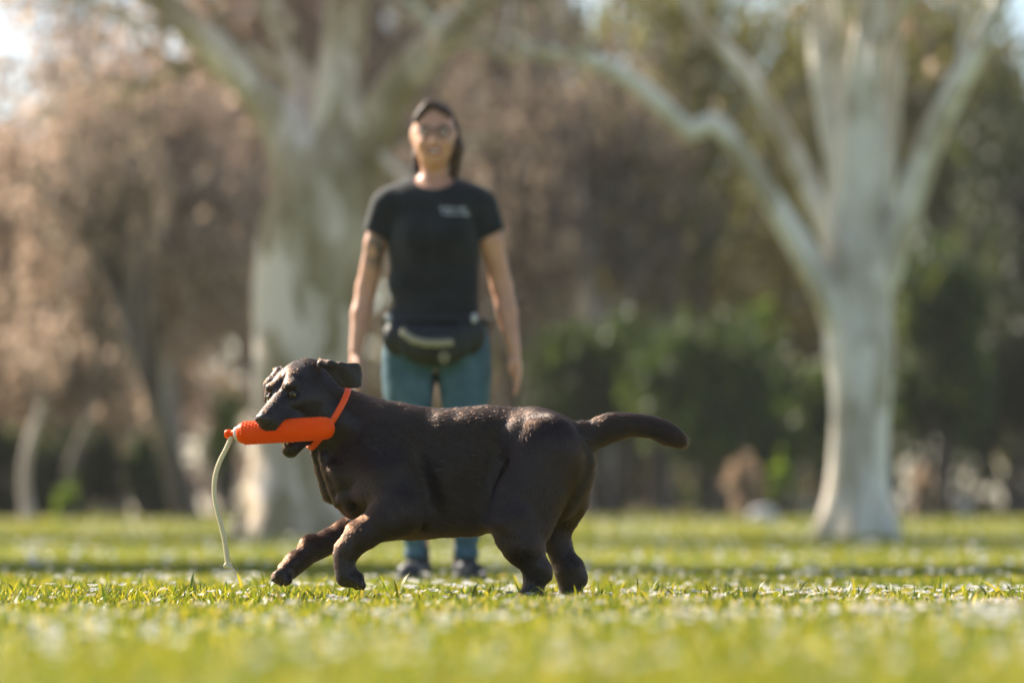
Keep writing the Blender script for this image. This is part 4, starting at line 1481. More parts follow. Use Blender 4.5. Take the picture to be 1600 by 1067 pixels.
    v, q = S.mesh(); link('glasses', make_mesh('glasses', v - base, q), fr, root)
    wh = simple('eye_white', [(0.65, 0.62, 0.6), (0.72, 0.7, 0.68)], 50, 0.2, 0, 0)
    dk = simple('iris_brown', [(0.03, 0.018, 0.012), (0.05, 0.03, 0.02)], 50, 0.1, 0, 0)
    for sg in (-1, 1):
        e = W(678 + sg * 13.5, 206, -.074)
        S = SDF(e - .016, e + .016, .002); S.ell(e, (.0115, .0115, .0115), None, .001)
        v, q = S.mesh(); o = link('eye', make_mesh('eye', v - base, q), wh, root)
        e2 = e + [0, -.0085, 0]
        S = SDF(e2 - .01, e2 + .01, .0012); S.ell(e2, (.0055, .0042, .0055), None, .001)
        v, q = S.mesh(); link('iris', make_mesh('iris', v - base, q), dk, o)
        bpt = W(678 + sg * 13.5, 199, -.085)
        S = SDF(bpt - .03, bpt + .03, .0025)
        S.cone(bpt + [-.016, 0.002 + .004 * (sg < 0), -.002 * (sg < 0)], bpt + [.016, .002 + .004 * (sg > 0), -.002 * (sg > 0)], .0052, .004, .001)
        v, q = S.mesh(); link('eyebrow', make_mesh('eyebrow', v - base, q), hm, root)
    c = W(678, 236, -.088)
    S = SDF(c - .034, c + .034, .002); S.ell(c, (.025, .009, .006), None, .001)
    v, q = S.mesh(); link('teeth', make_mesh('teeth', v - base, q), wh, root)


build_person()
# ------------------------------------------------------------------ trees
def tube(path, radii, n=14, wob=0.0, seed=0, step=None, bark=0.0):
    """smooth tube along a Catmull-Rom path"""
    pts = np.array(path, float); rad = np.array(radii, float)
    out, ro = [], []
    for i in range(len(pts) - 1):
        p0 = pts[max(i - 1, 0)]; p1 = pts[i]; p2 = pts[i + 1]; p3 = pts[min(i + 2, len(pts) - 1)]
        k = 6 if step is None else max(2, int(np.linalg.norm(p2 - p1) / step))
        for q in np.linspace(0, 1, k, endpoint=False):
            out.append(0.5 * ((2 * p1) + (-p0 + p2) * q + (2 * p0 - 5 * p1 + 4 * p2 - p3) * q * q + (-p0 + 3 * p1 - 3 * p2 + p3) * q ** 3))
            ro.append(rad[i] * (1 - q) + rad[i + 1] * q)
    out.append(pts[-1]); ro.append(rad[-1])
    out = np.array(out); ro = np.array(ro)
    tg = np.gradient(out, axis=0); tg /= np.linalg.norm(tg, axis=1, keepdims=True) + 1e-9
    ref = np.array([0.13, 0.97, 0.2])
    a1 = np.cross(tg, ref); a1 /= np.linalg.norm(a1, axis=1, keepdims=True) + 1e-9
    a2 = np.cross(tg, a1)
    th = np.arange(n) * 2 * np.pi / n
    rr = np.ones((len(out), n)) * ro[:, None]
    if wob:
        s_ = np.cumsum(np.r_[0, np.linalg.norm(np.diff(out, axis=0), axis=1)])
        rr *= 1 + wob * (np.sin(2 * th[None] + seed + s_[:, None] * 0.9) * 0.5 + np.sin(3 * th[None] + seed * 2 - s_[:, None] * 1.3) * 0.35 + np.sin(5 * th[None] + seed * 3 + s_[:, None] * 2.2) * 0.25)
    V = out[:, None] + a1[:, None] * (np.cos(th)[None, :, None] * rr[..., None]) + a2[:, None] * (np.sin(th)[None, :, None] * rr[..., None])
    L = len(out)
    V = V.reshape(-1, 3)
    i = (np.arange(L - 1)[:, None] * n + np.arange(n)[None]).ravel()
    j = (np.arange(L - 1)[:, None] * n + (np.arange(n)[None] + 1) % n).ravel()
    F = np.stack([i, j, j + n, i + n], 1)
    return V, F


def join(parts):
    Vs, Fs, off = [], [], 0
    for V, F in parts:
        Vs.append(V); Fs.append(F + off); off += len(V)
    return np.concatenate(Vs), np.concatenate(Fs)


def bark_mat(name, cols, scale=2.2, moss=None):
    m, t, b = new_mat(name)
    tc = t.nodes.new('ShaderNodeTexCoord')
    mp = t.nodes.new('ShaderNodeMapping'); mp.inputs['Scale'].default_value = (1, 1, 0.5)
    t.links.new(tc.outputs['Object'], mp.inputs[0])
    n1 = noise_node(t, scale, 4, mp.outputs[0])
    vo = t.nodes.new('ShaderNodeTexVoronoi'); vo.inputs['Scale'].default_value = scale * 2.2
    n2 = noise_node(t, scale * 3, 3, mp.outputs[0])
    mxv = t.nodes.new('ShaderNodeMix'); mxv.data_type = 'RGBA'; mxv.inputs[0].default_value = 0.25
    t.links.new(mp.outputs[0], mxv.inputs[6]); t.links.new(n2.outputs['Color'], mxv.inputs[7])
    t.links.new(mxv.outputs[2], vo.inputs['Vector'])
    md = t.nodes.new('ShaderNodeMath'); md.operation = 'ADD'
    mm = t.nodes.new('ShaderNodeMath'); mm.operation = 'MULTIPLY'; mm.inputs[1].default_value = 0.4
    sx = t.nodes.new('ShaderNodeSeparateColor'); t.links.new(vo.outputs['Color'], sx.inputs[0])
    t.links.new(sx.outputs[0], mm.inputs[0]); t.links.new(n1.outputs[0], md.inputs[0]); t.links.new(mm.outputs[0], md.inputs[1])
    k = len(cols)
    r = ramp(t, md.outputs[0], [(0.52 + 0.30 * i / (k - 1), c) for i, c in enumerate(cols)])
    t.links.new(r.outputs[0], b.inputs['Base Color'])
    b.inputs['Roughness'].default_value = 0.85
    b.inputs['Specular IOR Level'].default_value = 0.2
    bump(t, b, n2.outputs[0], 0.6, 0.03)
    return m


plane_bark = bark_mat('plane_tree_bark', [(0.44, 0.38, 0.29), (0.57, 0.51, 0.43), (0.70, 0.65, 0.57), (0.80, 0.74, 0.67)], 2.3)
mossy_bark = bark_mat('mossy_bark', [(0.28, 0.22, 0.13), (0.40, 0.32, 0.22), (0.53, 0.43, 0.33), (0.78, 0.66, 0.56)], 1.9)
dark_bark = bark_mat('dark_bark', [(0.05, 0.038, 0.03), (0.10, 0.08, 0.065), (0.16, 0.13, 0.11)], 2)
grey_bark = bark_mat('grey_bark', [(0.12, 0.10, 0.09), (0.22, 0.19, 0.18), (0.32, 0.28, 0.27)], 2)
pink_bark = bark_mat('pale_bark', [(0.30, 0.23, 0.20), (0.42, 0.33, 0.30), (0.52, 0.42, 0.38)], 2)

twig_leaf = leaf_mat('brown_twigs', [(0.0, (0.15, 0.105, 0.075)), (0.35, (0.31, 0.23, 0.18)), (0.7, (0.48, 0.37, 0.30)), (1.0, (0.64, 0.51, 0.43))], trans=0.5, rough=0.8, tint=(1.05, 1.0, 0.92))
dim_leaf = leaf_mat('shaded_mauve_brown_twigs', [(0.0, (0.07, 0.055, 0.045)), (0.4, (0.165, 0.13, 0.105)), (0.8, (0.30, 0.245, 0.195)), (1.0, (0.46, 0.38, 0.29))], trans=0.4, rough=0.8, tint=(1.05, 1.0, 0.9))  # mauve brown twigs, darkened: shade among the middle trees put into the colour
olive_leaf = leaf_mat('olive_leaf', [(0.0, (0.035, 0.042, 0.014)), (0.4, (0.09, 0.095, 0.028)), (0.8, (0.20, 0.18, 0.06)), (1.0, (0.42, 0.35, 0.14))], trans=0.45, rough=0.6)
green_leaf = leaf_mat('evergreen_leaf', [(0.0, (0.025, 0.042, 0.017)), (0.5, (0.055, 0.09, 0.028)), (0.85, (0.12, 0.165, 0.045)), (1.0, (0.34, 0.34, 0.09))], trans=0.45, rough=0.5)
dark_leaf = leaf_mat('dark_evergreen_leaf', [(0.0, (0.02, 0.03, 0.015)), (0.7, (0.045, 0.06, 0.03)), (1.0, (0.15, 0.16, 0.07))], trans=0.35, rough=0.6)
lime_leaf = leaf_mat('lime_leaf', [(0.0, (0.10, 0.17, 0.02)), (1.0, (0.25, 0.33, 0.05))], trans=0.5)
rust_leaf = leaf_mat('rust_leaf', [(0.0, (0.26, 0.19, 0.14)), (1.0, (0.60, 0.48, 0.39))], trans=0.5, tint=(1.1, 1.0, 0.85))


def leaf_cloud(centres, radii, n, size, long=1.0, r=None):
    """n leaf quads spread through ellipsoid clumps; centres (k,3), radii (k,3)"""
    r = r or rng
    centres = np.asarray(centres, float); radii = np.asarray(radii, float)
    vol = radii.prod(1) ** 0.75
    k = r.choice(len(centres), n, p=vol / vol.sum())
    d = r.normal(size=(n, 3)) * 0.5
    p = centres[k] + d * radii[k]
    # small dense tufts inside the soft clump
    nt_ = max(len(centres) * 14, 8)
    tk = r.choice(len(centres), nt_, p=vol / vol.sum())
    tc_ = centres[tk] + r.normal(size=(nt_, 3)) * 0.55 * radii[tk]
    m_ = r.random(n) < 0.55
    ti = r.integers(0, nt_, n)
    p[m_] = (tc_[ti] + r.normal(size=(n, 3)) * 0.13 * radii[tk[ti]])[m_]
    k = np.where(m_, ti, k)
    a = r.normal(size=(n, 3)); a /= np.linalg.norm(a, axis=1, keepdims=True)
    b = np.cross(a, r.normal(size=(n, 3))); b /= np.linalg.norm(b, axis=1, keepdims=True)
    s = size * r.uniform(0.6, 1.4, n)[:, None]
    V = np.stack([p - a * s * long * .5, p + b * s * .5, p + a * s * long * .5, p - b * s * .5], 1).reshape(-1, 3)
    F = np.arange(n * 4).reshape(-1, 4)
    rnd = np.repeat(np.clip(0.55 * r.random(n) + 0.45 * ((k * 0.37) % 1.0), 0, 1), 4)
    return V, F, rnd


def T(px, py, Y): return P(px, py, Y)


# ---- the two big plane trees in front of the wood
def limb_obj(name, pts, rad, mat, root, base, seed, n=16, twigs=True):
    """one limb plus its finer branching, as one child mesh"""
    parts = [tube(pts, rad, n, 0.07, seed, 0.35)]
    rr = np.random.default_rng(seed)
    ends = []
    pts = np.array(pts)
    if twigs:
        def grow(p, d, L, r0, depth):
            q = [p]
            dd = d.copy()
            for i in range(4):
                dd = unit(dd + rr.normal(0, 0.22, 3) + np.array([0, 0, 0.06]))
                q.append(q[-1] + dd * L / 4)
            parts.append(tube(q, np.linspace(r0, r0 * .45, 5), 6 if depth > 1 else 8, 0.04, seed + depth, L / 4))
            ends.append(q[-1]); ends.append(q[2])
            if depth < 3:
                for _ in range(3):
                    k = rr.integers(1, 5)
                    grow(q[k], unit(dd + rr.normal(0, 0.75, 3)), L * rr.uniform(.5, .75), r0 * .5, depth + 1)
        d = unit(pts[-1] - pts[-2])
        for _ in range(3):
            grow(pts[-1] - d * .1, unit(d + rr.normal(0, 0.45, 3) + [0, 0, .2]), 2.4, rad[-1] * .7, 1)
        for k in range(1, len(pts) - 1):
            if rr.random() < 0.6 and pts[k][2] > 4:
                grow(pts[k], unit(unit(pts[k + 1] - pts[k]) + rr.normal(0, .8, 3)), 1.8, rad[k] * .35, 2)
    V, F = join(parts)
    link(name, make_mesh(name, V - base, F), mat, root)
    return ends


def plane_tree(Y, base_px, trunk, limbs, mat, label, seed, twig_mat, out_limbs=()):
    base = T(base_px[0], base_px[1], Y)
    base[2] = float(ground_z(base[0], Y))
    root = empty('plane_tree', base)
    tag(root, label, 'tree', 'big plane trees on the lawn')
    s = Y / FPX
    path = [T(x, y, Y + dy) for x, y, dy, r in trunk]
    path[0][2] = base[2] - .1
    V, F = tube(path, [r * s for *_, r in trunk], 36, 0.09, seed, 0.12)
    # root flare: lobes growing towards the ground
    hgt = V[:, 2] - base[2]
    cx = np.interp(V[:, 2], [p[2] for p in path[:4]], [p[0] for p in path[:4]])
    ang = np.arctan2(V[:, 1] - Y, V[:, 0] - cx)
    fl = np.exp(-np.maximum(hgt, 0) / 0.26)
    rad_ = 1 + fl * (0.30 + 0.22 * np.sin(ang * 5 + seed) + 0.12 * np.sin(ang * 3 + 1))
    V[:, 0] = cx + (V[:, 0] - cx) * rad_; V[:, 1] = Y + (V[:, 1] - Y) * rad_
    link('trunk', make_mesh('trunk', V - base, F), mat, root)
    ends = []
    for i, lb in enumerate(limbs):
        pts = [T(x, y, Y + dy) for x, y, dy, r in lb]
        ends += limb_obj('limb', pts, [r * s for *_, r in lb], mat, root, base, seed * 10 + i)
    ends = np.array(ends)
    ends = ends[ends[:, 2] > 3.0]
    V, F, rnd = leaf_cloud(ends, np.full((len(ends), 3), 0.7), 5500, 0.07, 2.6)
    link('crown', make_mesh('crown', V - base, F, attrs={'rnd': rnd}), twig_mat, root)
    tag(root.children[-1], kind=None)


YT = 33.0
plane_tree(YT, (1338, 832),
           [(1332, 838, 0, 56), (1334, 800, 0, 50), (1338, 740, 0, 46), (1342, 650, 0, 46), (1343, 590, 0, 52), (1342, 540, 0, 58), (1342, 480, 0, 54), (1340, 420, 0, 58), (1338, 350, .1, 58), (1335, 300, .1, 52)],
           [[(1312, 500, -.1, 30), (1290, 455, -.2, 26), (1245, 375, -.3, 21), (1190, 290, -.4, 17), (1150, 225, -.5, 15), (1112, 190, -.5, 15), (1078, 205, -.5, 14), (1030, 160, -.6, 13), (960, 108, -.6, 12), (880, 85, -.7, 10), (780, 80, -.8, 8), (680, 40, -.9, 6), (590, -60, -1, 5)],
            [(1335, 350, .1, 44), (1318, 240, .2, 32), (1292, 120, .3, 25), (1284, 20, .3, 22), (1275, -120, .3, 18), (1240, -330, .4, 12), (1260, -520, .4, 7)],
            [(1340, 360, 0, 46), (1345, 250, -.1, 38), (1350, 130, -.2, 30), (1362, 20, -.3, 26), (1370, -150, -.3, 20), (1400, -380, -.3, 13), (1390, -600, -.3, 7)],
            [(1350, 350, .2, 40), (1378, 240, .4, 24), (1396, 100, .5, 18), (1400, -20, .6, 15), (1440, -230, .7, 10), (1500, -420, .8, 6)],
            [(1380, 440, 0, 26), (1400, 370, -.1, 25), (1425, 300, -.2, 24), (1455, 215, -.3, 22), (1500, 125, -.5, 19), (1545, 40, -.6, 16), (1600, -80, -.7, 13), (1690, -260, -.8, 9), (1760, -430, -.9, 6)],
            [(1310, 390, .2, 22), (1262, 285, .4, 17), (1215, 190, .5, 15), (1165, 110, .6, 14), (1100, 45, .7, 12), (1040, -50, .8, 10), (960, -200, .9, 7), (900, -330, 1, 5)]],
           plane_bark, 'pale grey-barked plane tree forking into several limbs, alone on the right of the lawn', 3, twig_leaf)
plane_tree(YT - .5, (470, 834),
           [(462, 840, 0, 86), (462, 800, 0, 80), (466, 740, 0, 78), (474, 650, 0, 78), (482, 540, 0, 80), (487, 450, 0, 84), (500, 360, 0, 88), (518, 280, 0, 74), (530, 215, 0, 40)],
           [[(500, 380, 0, 62), (478, 270, 0, 52), (448, 205, .1, 40), (415, 160, .1, 32), (360, 100, .1, 28), (300, 45, .1, 26), (225, -30, .1, 23), (130, -140, .1, 18), (0, -290, .1, 12), (-90, -420, .1, 7)],
            [(520, 330, 0, 70), (527, 200, .1, 46), (530, 140, .1, 38), (535, 80, .2, 34), (545, -30, .2, 31), (550, -180, .3, 25), (530, -380, .4, 16), (560, -600, .5, 8)],
            [(530, 370, 0, 56), (562, 250, 0, 44), (590, 190, -.1, 36), (625, 130, -.2, 31), (690, 60, -.3, 27), (760, -10, -.4, 24), (850, -110, -.5, 18), (980, -260, -.6, 12), (1080, -400, -.7, 7)],
            [(500, 250, .3, 40), (470, 130, .5, 25), (440, 50, .6, 20), (410, -30, .7, 17), (370, -180, .8, 12), (340, -380, .9, 7)]],
           mossy_bark, 'thick mossy plane tree trunk with spreading limbs behind the standing person', 5, twig_leaf)


# ---- trees of the wood
def wood_tree(name, label, px, Y, top_py, base_py_crown, half_px, n, size, mat, bark, trunk_px=18, lean=0, seed=1, long=1.0, group='trees of the wood behind the lawn', clumps=14, cat='tree', dense=0.9):
    s = Y / FPX
    x = (px - 800) * s
    g = float(ground_z(x, Y))
    base = np.array([x, Y, g])
    top = T(px, top_py, Y)[2]; cb = T(px, base_py_crown, Y)[2]
    hw = half_px * s
    r = np.random.default_rng(seed)
    root = empty(name, base)
    tag(root, label, cat, group)
    # trunk and limbs
    H_ = top - g
    pth = [np.array([x, Y, g - .2])]
    for i in range(1, 7):
        f_ = i / 6
        pth.append(np.array([x + lean * s * f_ + r.normal(0, .12), Y + r.normal(0, .12), g + H_ * .85 * f_]))
    rad0 = trunk_px * s / 2
    parts = [tube(pth, [rad0 * (1.35 if i == 0 else 1) * (1 - .8 * i / 6) for i in range(7)], 10, .06, seed, .6)]
    C, Rr = [], []
    for i in range(clumps):
        a = r.uniform(0, 6.28); q = math.sqrt(r.random()) * .9
        f_ = r.random()
        zc = cb + (top - cb) * (0.12 + .78 * f_)
        wz = math.sin(math.pi * (0.22 + .68 * f_)) ** .7
        c = np.array([x + lean * s * .8 + hw * q * wz * math.cos(a), Y + hw * q * wz * math.sin(a) * .8, zc])
        C.append(c); k = r.uniform(.35, .75)
        Rr.append((hw * k, hw * k, max((top - cb) * .2, hw * k * .9) * (1.5 if long > 2 else 1)))
        j = r.integers(2, 5)
        p0 = pth[j] if pth[j][2] < zc else pth[2]
        parts.append(tube([p0, (p0 + c) / 2 + r.normal(0, .15, 3) + [0, 0, .2], c], [rad0 * .4, rad0 * .25, rad0 * .1], 6, 0, 0, 1.0))
    V, F = join(parts)
    link('trunk', make_mesh('trunk', V - base, F), bark, root)
    V, F, rnd = leaf_cloud(C, Rr, n, size, long, r)
    ok = V[:, 2] > g
    link('crown', make_mesh('crown', V - base, F, attrs={'rnd': rnd}), mat, root)
    return root


def bush(name, label, px, Y, top_py, half_px, n, size, mat, seed, bot=None, group=None, cat='shrub', long=1.3, dz=0.7):
    s = Y / FPX
    x = (px - 800) * s; g = float(ground_z(x, Y))
    base = np.array([x, Y, g]); top = T(px, top_py, Y)[2]; hw = half_px * s
    r = np.random.default_rng(seed)
    root = empty(name, base); tag(root, label, cat, group)
    C, Rr = [], []
    low = g if bot is None else T(px, bot, Y)[2]
    for i in range(12):
        f_ = r.random()
        c = np.array([x + r.uniform(-.7, .7) * hw, Y + r.uniform(-.5, .5) * hw * dz, low + (top - low) * (.15 + .65 * f_)])
        C.append(c); k = r.uniform(.3, .5); Rr.append((hw * k, hw * k * dz, max((top - low) * .22, .15)))
    parts = []
    for c in C:
        b0 = np.array([x + r.normal(0, hw * .1), Y + r.normal(0, hw * .1), g - .1])
        parts.append(tube([b0, (b0 + c) / 2 + r.normal(0, .08, 3), c], [.05, .035, .012], 5, 0, 0, .8))
    V, F = join(parts); link('stem', make_mesh('stem', V - base, F), dark_bark, root)
    V, F, rnd = leaf_cloud(C, Rr, n, size, long, r)
    V[:, 2] = np.maximum(V[:, 2], g + .02)
    link('foliage', make_mesh('foliage', V - base, F, attrs={'rnd': rnd}), mat, root)
    return root


BT = 'bare_tree'
G1 = 'bare brown trees of the wood'
G2 = 'evergreen trees of the wood'
# left: bare twiggy trees, brown and pinkish
wood_tree(BT, 'bare brown tree at the left edge of the wood, under the open sky', 30, 62, 215, 700, 190, 9500, .10, twig_leaf, dark_bark, 26, 10, 11, 2.5, G1, 20)
wood_tree(BT, 'bare brown tree with a dark trunk leaning left behind the lawn', 290, 58, 160, 480, 180, 8000, .10, twig_leaf, grey_bark, 34, -110, 12, 2.5, G1, 22)
wood_tree(BT, 'bare brown tree with a short grey trunk left of the leaning one', 172, 66, 215, 700, 190, 9000, .11, twig_leaf, grey_bark, 44, 0, 13, 2.5, G1, 22)
wood_tree(BT, 'tall bare brown tree seen just left of the mossy plane trunk', 400, 72, -120, 560, 140, 10000, .11, twig_leaf, grey_bark, 30, 0, 14, 2.5, G1, 24)
wood_tree(BT, 'bare brown tree rising behind the left plane tree\'s limbs', 560, 80, -160, 560, 190, 9000, .12, dim_leaf, grey_bark, 34, 0, 15, 2.5, G1, 24)
wood_tree(BT, 'bare pinkish tree behind the person\'s shoulder', 790, 74, -40, 560, 170, 9000, .11, dim_leaf, dark_bark, 28, 10, 16, 2.5, G1, 22)
wood_tree(BT, 'bare tree with a pale pink trunk between person and right plane tree', 928, 66, 60, 440, 150, 5200, .10, dim_leaf, pink_bark, 58, 10, 17, 2.5, G1, 16)
wood_tree(BT, 'bare brown tree with a dark thin trunk left of the kinked limb', 1032, 70, -60, 470, 120, 4500, .10, olive_leaf, dark_bark, 34, 0, 18, 2.0, G1, 16)
wood_tree(BT, 'bare tree with a dark trunk leaning steeply to the left, nearest of the brown wood', 305, 52, 230, 420, 120, 900, .09, dim_leaf, dark_bark, 40, -185, 19, 2.5, G1, 12)
wood_tree(BT, 'thin bare tree crossing the brown crowns at the far left', 100, 54, 200, 420, 100, 500, .09, dim_leaf, dark_bark, 20, 90, 20, 2.5, G1, 10)
wood_tree(BT, 'tall thin bare tree added so its twigs dim the bright sky at the upper left', 120, 68, -150, 330, 150, 1700, .10, twig_leaf, grey_bark, 18, 0, 27, 3.0, G1, 26)  # added tree, its sparse twigs veil the overly bright sky
# right: evergreens
wood_tree('evergreen_tree', 'olive evergreen behind the kinked limb of the right plane tree', 1120, 84, -120, 520, 190, 4200, .15, olive_leaf, dark_bark, 30, 0, 21, 1.4, G2, 20)
wood_tree('evergreen_tree', 'dark evergreen behind the right plane tree trunk', 1290, 88, -60, 640, 210, 8000, .16, olive_leaf, dark_bark, 34, 0, 22, 1.4, G2, 24)
wood_tree('evergreen_tree', 'dark evergreen right of the right plane tree', 1470, 80, -20, 640, 170, 9500, .15, olive_leaf, dark_bark, 30, 0, 23, 1.4, G2, 24)
wood_tree('evergreen_tree', 'very dark evergreen at the right edge of the wood', 1610, 76, 120, 700, 150, 9500, .15, dark_leaf, dark_bark, 34, 0, 24, 1.4, G2, 24)
wood_tree('evergreen_tree', 'dark green evergreen low behind the bare pink trunk', 960, 90, 300, 640, 150, 6500, .15, dark_leaf, dark_bark, 26, 0, 25, 1.4, G2, 20)
wood_tree('evergreen_tree', 'tall dark evergreen rising behind the fork of the right plane tree', 1180, 96, 150, 640, 160, 7500, .16, dark_leaf, dark_bark, 26, 0, 26, 1.4, G2, 22)
# off to the left of the picture: they throw the bands of shade across the lawn
def shade_tree(sx, sy, hgt, rad, seed, label):
    x = sx + SUN.x / SUN.z * hgt; y = sy + SUN.y / SUN.z * hgt
    s = y / FPX
    return wood_tree('evergreen_tree', label, 800 + x / s, y, 850 - (hgt + rad) / s, 850 - (hgt - rad * 1.1) / s, rad / s, 5200, .16, olive_leaf, dark_bark, .35 / s, 0, seed, 1.4, 'trees beyond the left edge of the lawn', 14)


shade_tree(-2.0, 17.6, 7.0, 1.5, 61, 'nearest of the evergreen trees beyond the left edge of the lawn')
shade_tree(0.8, 16.9, 8.6, 1.5, 62, 'tallest evergreen tree beyond the left edge of the lawn')
shade_tree(-3.5, 30.6, 7.0, 1.6, 63, 'evergreen tree beyond the left edge, level with the mossy plane tree')
shade_tree(1.5, 30.2, 9.5, 1.7, 64, 'farthest evergreen tree beyond the left edge of the lawn')
shade_tree(5.0, 29.4, 12.0, 1.8, 65, 'high crowned evergreen tree far beyond the left edge of the lawn')

G3 = 'evergreen shrubs along the foot of the wood'
bush('evergreen_shrub', 'large dark green shrub right of the person\'s hand', 950, 60, 500, 130, 6500, .10, green_leaf, 41, 720, G3)
bush('evergreen_shrub', 'large mid green shrub in front of the thin dark trunk', 1110, 58, 470, 130, 7000, .10, green_leaf, 42, 740, G3)
bush('evergreen_shrub', 'green shrub touching the left side of the right plane tree', 1235, 60, 500, 100, 5000, .10, green_leaf, 43, 740, G3)
bush('evergreen_shrub', 'bright topped green shrub just right of the right plane tree', 1455, 60, 395, 95, 6500, .10, green_leaf, 44, 700, G3)
bush('evergreen_shrub', 'dark green shrub at the right edge of the lawn', 1590, 62, 470, 110, 6500, .11, dark_leaf, 45, 720, G3)
bush('evergreen_shrub', 'dark shrub at the left edge of the lawn beside the leaning sapling', 8, 55, 640, 95, 6500, .09, dark_leaf, 46, None, G3)
bush('evergreen_shrub', 'dark shrub behind the small lime bush', 118, 56, 672, 62, 5500, .09, dark_leaf, 47, None, G3)
bush('evergreen_shrub', 'dark green shrub between the two grey trunks on the left', 232, 56, 676, 42, 3500, .09, green_leaf, 48, None, G3)
bush('lime_bush', 'small lime green bush between the leaning sapling and the grey trunk', 110, 53, 765, 20, 500, .07, lime_leaf, 49)
bush('lime_bush', 'yellow-green bush beside the left plane tree trunk', 352, 60, 590, 30, 900, .08, lime_leaf, 50, 760)
bush('rust_bush', 'rust coloured bush low on the lawn\'s edge left of the right plane tree', 1165, 55, 716, 38, 800, .08, rust_leaf, 51)
bush('rust_bush', 'rust coloured twiggy bush right of the right plane tree', 1442, 55, 715, 20, 420, .08, rust_leaf, 52)
bush('lime_bush', 'olive yellow bush low between rust bush and right plane tree', 1218, 55, 722, 20, 380, .07, lime_leaf, 53)


# ---- leaning sapling on the left, pale in the sun
def sapling():
    Y = 50
    base = T(44, 806, Y); base[2] = float(ground_z(base[0], Y))
    root = empty('sapling', base)
    tag(root, 'slender pale sapling trunk curving to the right at the far left of the lawn', 'tree')
    s = Y / FPX
    pts = [T(x, y, Y) for x, y in ((46, 812), (40, 780), (38, 745), (42, 710), (50, 680), (60, 650), (66, 615), (60, 570), (72, 500))]
    V, F = tube(pts, [13 * s, 9 * s, 8 * s, 8 * s, 7 * s, 6 * s, 4 * s, 3 * s, 2 * s], 10, .06, 2, .2)
    link('trunk', make_mesh('trunk', V - base, F), pink_bark, root)
    V, F, rnd = leaf_cloud([T(64, 590, Y), T(70, 520, Y), T(55, 540, Y)], [(.45, .45, .4)] * 3, 260, .07, 2.5)
    link('crown', make_mesh('crown', V - base, F, attrs={'rnd': rnd}), twig_leaf, root)


sapling()

# ---- pale stones along the edge of the lawn
stone_m = simple('pale_stone', [(0.38, 0.36, 0.35), (0.62, 0.58, 0.56)], 6, 0.85, 0.6, 0.02)


def stone(name, label, px, py, Y, wpx, hpx, cat, group=None, tall=False, seed=0):
    s = Y / FPX
    c = T(px, py, Y); g = float(ground_z(c[0], Y))
    S = SDF((-wpx * s, -wpx * s, -.1), (wpx * s, wpx * s, hpx * s * 1.15), max(wpx, hpx) * s / 26)
    if tall:
        S.cone((0, 0, 0), (0, 0, hpx * s * .85), wpx * s * .45, wpx * s * .38, .03, ((0, 1, 0), .5))
    else:
        S.ell((0, 0, hpx * s * .42), (wpx * s * .5, wpx * s * .4, hpx * s * .58), None, .03)
        S.ell((wpx * s * .12, 0, hpx * s * .2), (wpx * s * .42, wpx * s * .4, hpx * s * .4), None, .05)
    X, Y_, Z = S.grid()
    S.F += (0.03 * s * wpx * np.sin(X * 9 + seed) * np.sin(Z * 11 + seed * 2) * np.sin(Y_ * 8)).astype(np.float32)
    S.F = np.maximum(S.F, -.08 - Z + 0 * X + 0 * Y_)
    V, Q = S.mesh()
    o = link(name, make_mesh(name, V, Q), stone_m)
    o.location = (c[0], Y, g)
    tag(o, label, cat, group)


stone('boulder', 'rounded pale boulder lying left of the right plane tree\'s foot', 1192, 800, 50, 46, 26, 'boulder', seed=1)
stone('boulder', 'small round pale boulder between the two left-hand trunks', 262, 800, 58, 26, 32, 'boulder', seed=2)
for i, (px, h_) in enumerate(((1226, 34), (1244, 38), (1262, 34), (1405, 36), (1420, 38), (1434, 36), (1450, 60), (1466, 56), (1502, 40), (1513, 34), (1598, 40))):
    side = 'left' if px < 1340 else 'right'
    stone('marker_stone', f'pale stone in the row {side} of the right plane tree, ' + (['outermost', 'the middle one', 'closest to the trunk', 'closest to the trunk', 'second from the trunk', 'third from the trunk', 'tall one under rust bush', 'tall, right of rust bush', 'eighth', 'shortest', 'last one'][i]),
          px, 800, 62, 13 if h_ < 50 else 20, h_, 'stone', 'upright stones along the foot of the wood', True, i)


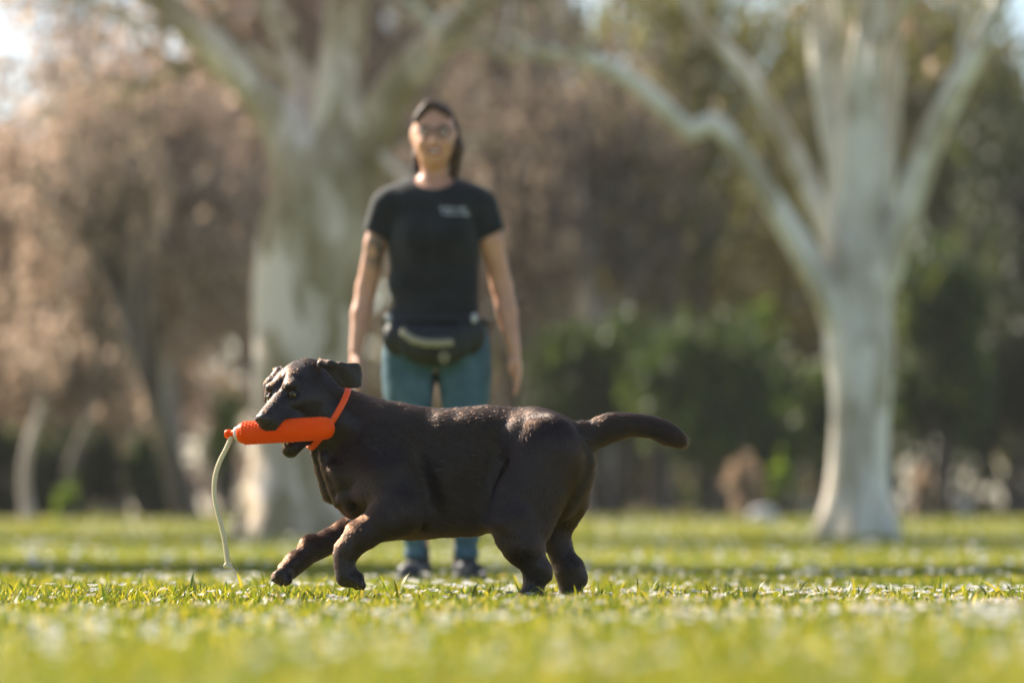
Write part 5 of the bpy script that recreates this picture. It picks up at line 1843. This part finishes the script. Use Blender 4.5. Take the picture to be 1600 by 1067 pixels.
# ---- the far wood that closes the view: one mass
def far_wood():
    r = np.random.default_rng(99)
    C, Rr, wts = [], [], []
    out = []
    for nm, x0, x1, mat, label in (('far_wood', -300, 640, twig_leaf, 'far mass of bare brown woodland closing the view on the left'),
                                   ('far_wood', 560, 1050, olive_leaf, 'far mass of olive brown woodland behind the person'),
                                   ('far_wood', -1500, -250, twig_leaf, 'far mass of bare brown woodland beyond the left edge of the view'),
                                   ('far_evergreen_wood', 1850, 2900, olive_leaf, 'far mass of dark evergreen woodland beyond the right edge of the view'),
                                   ('far_evergreen_wood', 960, 1950, olive_leaf, 'far mass of dark evergreen woodland closing the view on the right')):
        C, Rr = [], []
        for i in range(150):
            px = r.uniform(x0, x1); Y = r.uniform(98, 122)
            f_ = r.random()
            top = -60
            if px < 230: top = 210 + 30 * math.sin(px / 23)
            elif px < 330: top = 210 - (px - 230) * 2.5
            if px > 1000: top = 250
            if 1270 < px < 1540: top = 0
            py = 800 - (800 - top) * f_
            c = T(px, py, Y); C.append(c)
            k = r.uniform(.8, 1.5); Rr.append((k * 1.2, k, k))
        V, F, rnd = leaf_cloud(C, Rr, 20000, .26, 1.6, r)
        o = link(nm, make_mesh(nm, V, F, attrs={'rnd': rnd}), mat)
        tag(o, label, 'woodland', kind='stuff')


far_wood()


# ------------------------------------------------------------------ air
def haze():
    x0, x1, y0, y1, z0, z1 = -520.0, 520.0, -40.0, 720.0, -1.2, 24.0
    V = [(x, y, z) for x in (x0, x1) for y in (y0, y1) for z in (z0, z1)]
    F = np.array([(0, 1, 3, 2), (4, 6, 7, 5), (0, 4, 5, 1), (2, 3, 7, 6), (0, 2, 6, 4), (1, 5, 7, 3)])
    m = bpy.data.materials.new('haze'); m.use_nodes = True
    t = m.node_tree
    for nd in list(t.nodes):
        if nd.type == 'BSDF_PRINCIPLED': t.nodes.remove(nd)
    v = t.nodes.new('ShaderNodeVolumePrincipled')
    v.inputs['Color'].default_value = (0.95, 0.93, 0.90, 1)
    v.inputs['Density'].default_value = 0.0003
    v.inputs['Anisotropy'].default_value = 0.2
    t.links.new(v.outputs[0], t.nodes['Material Output'].inputs['Volume'])
    o = link('haze', make_mesh('haze', V, F, smooth=False), m)
    tag(o, 'thin warm haze in the air of the park', 'haze', kind='stuff')


haze()
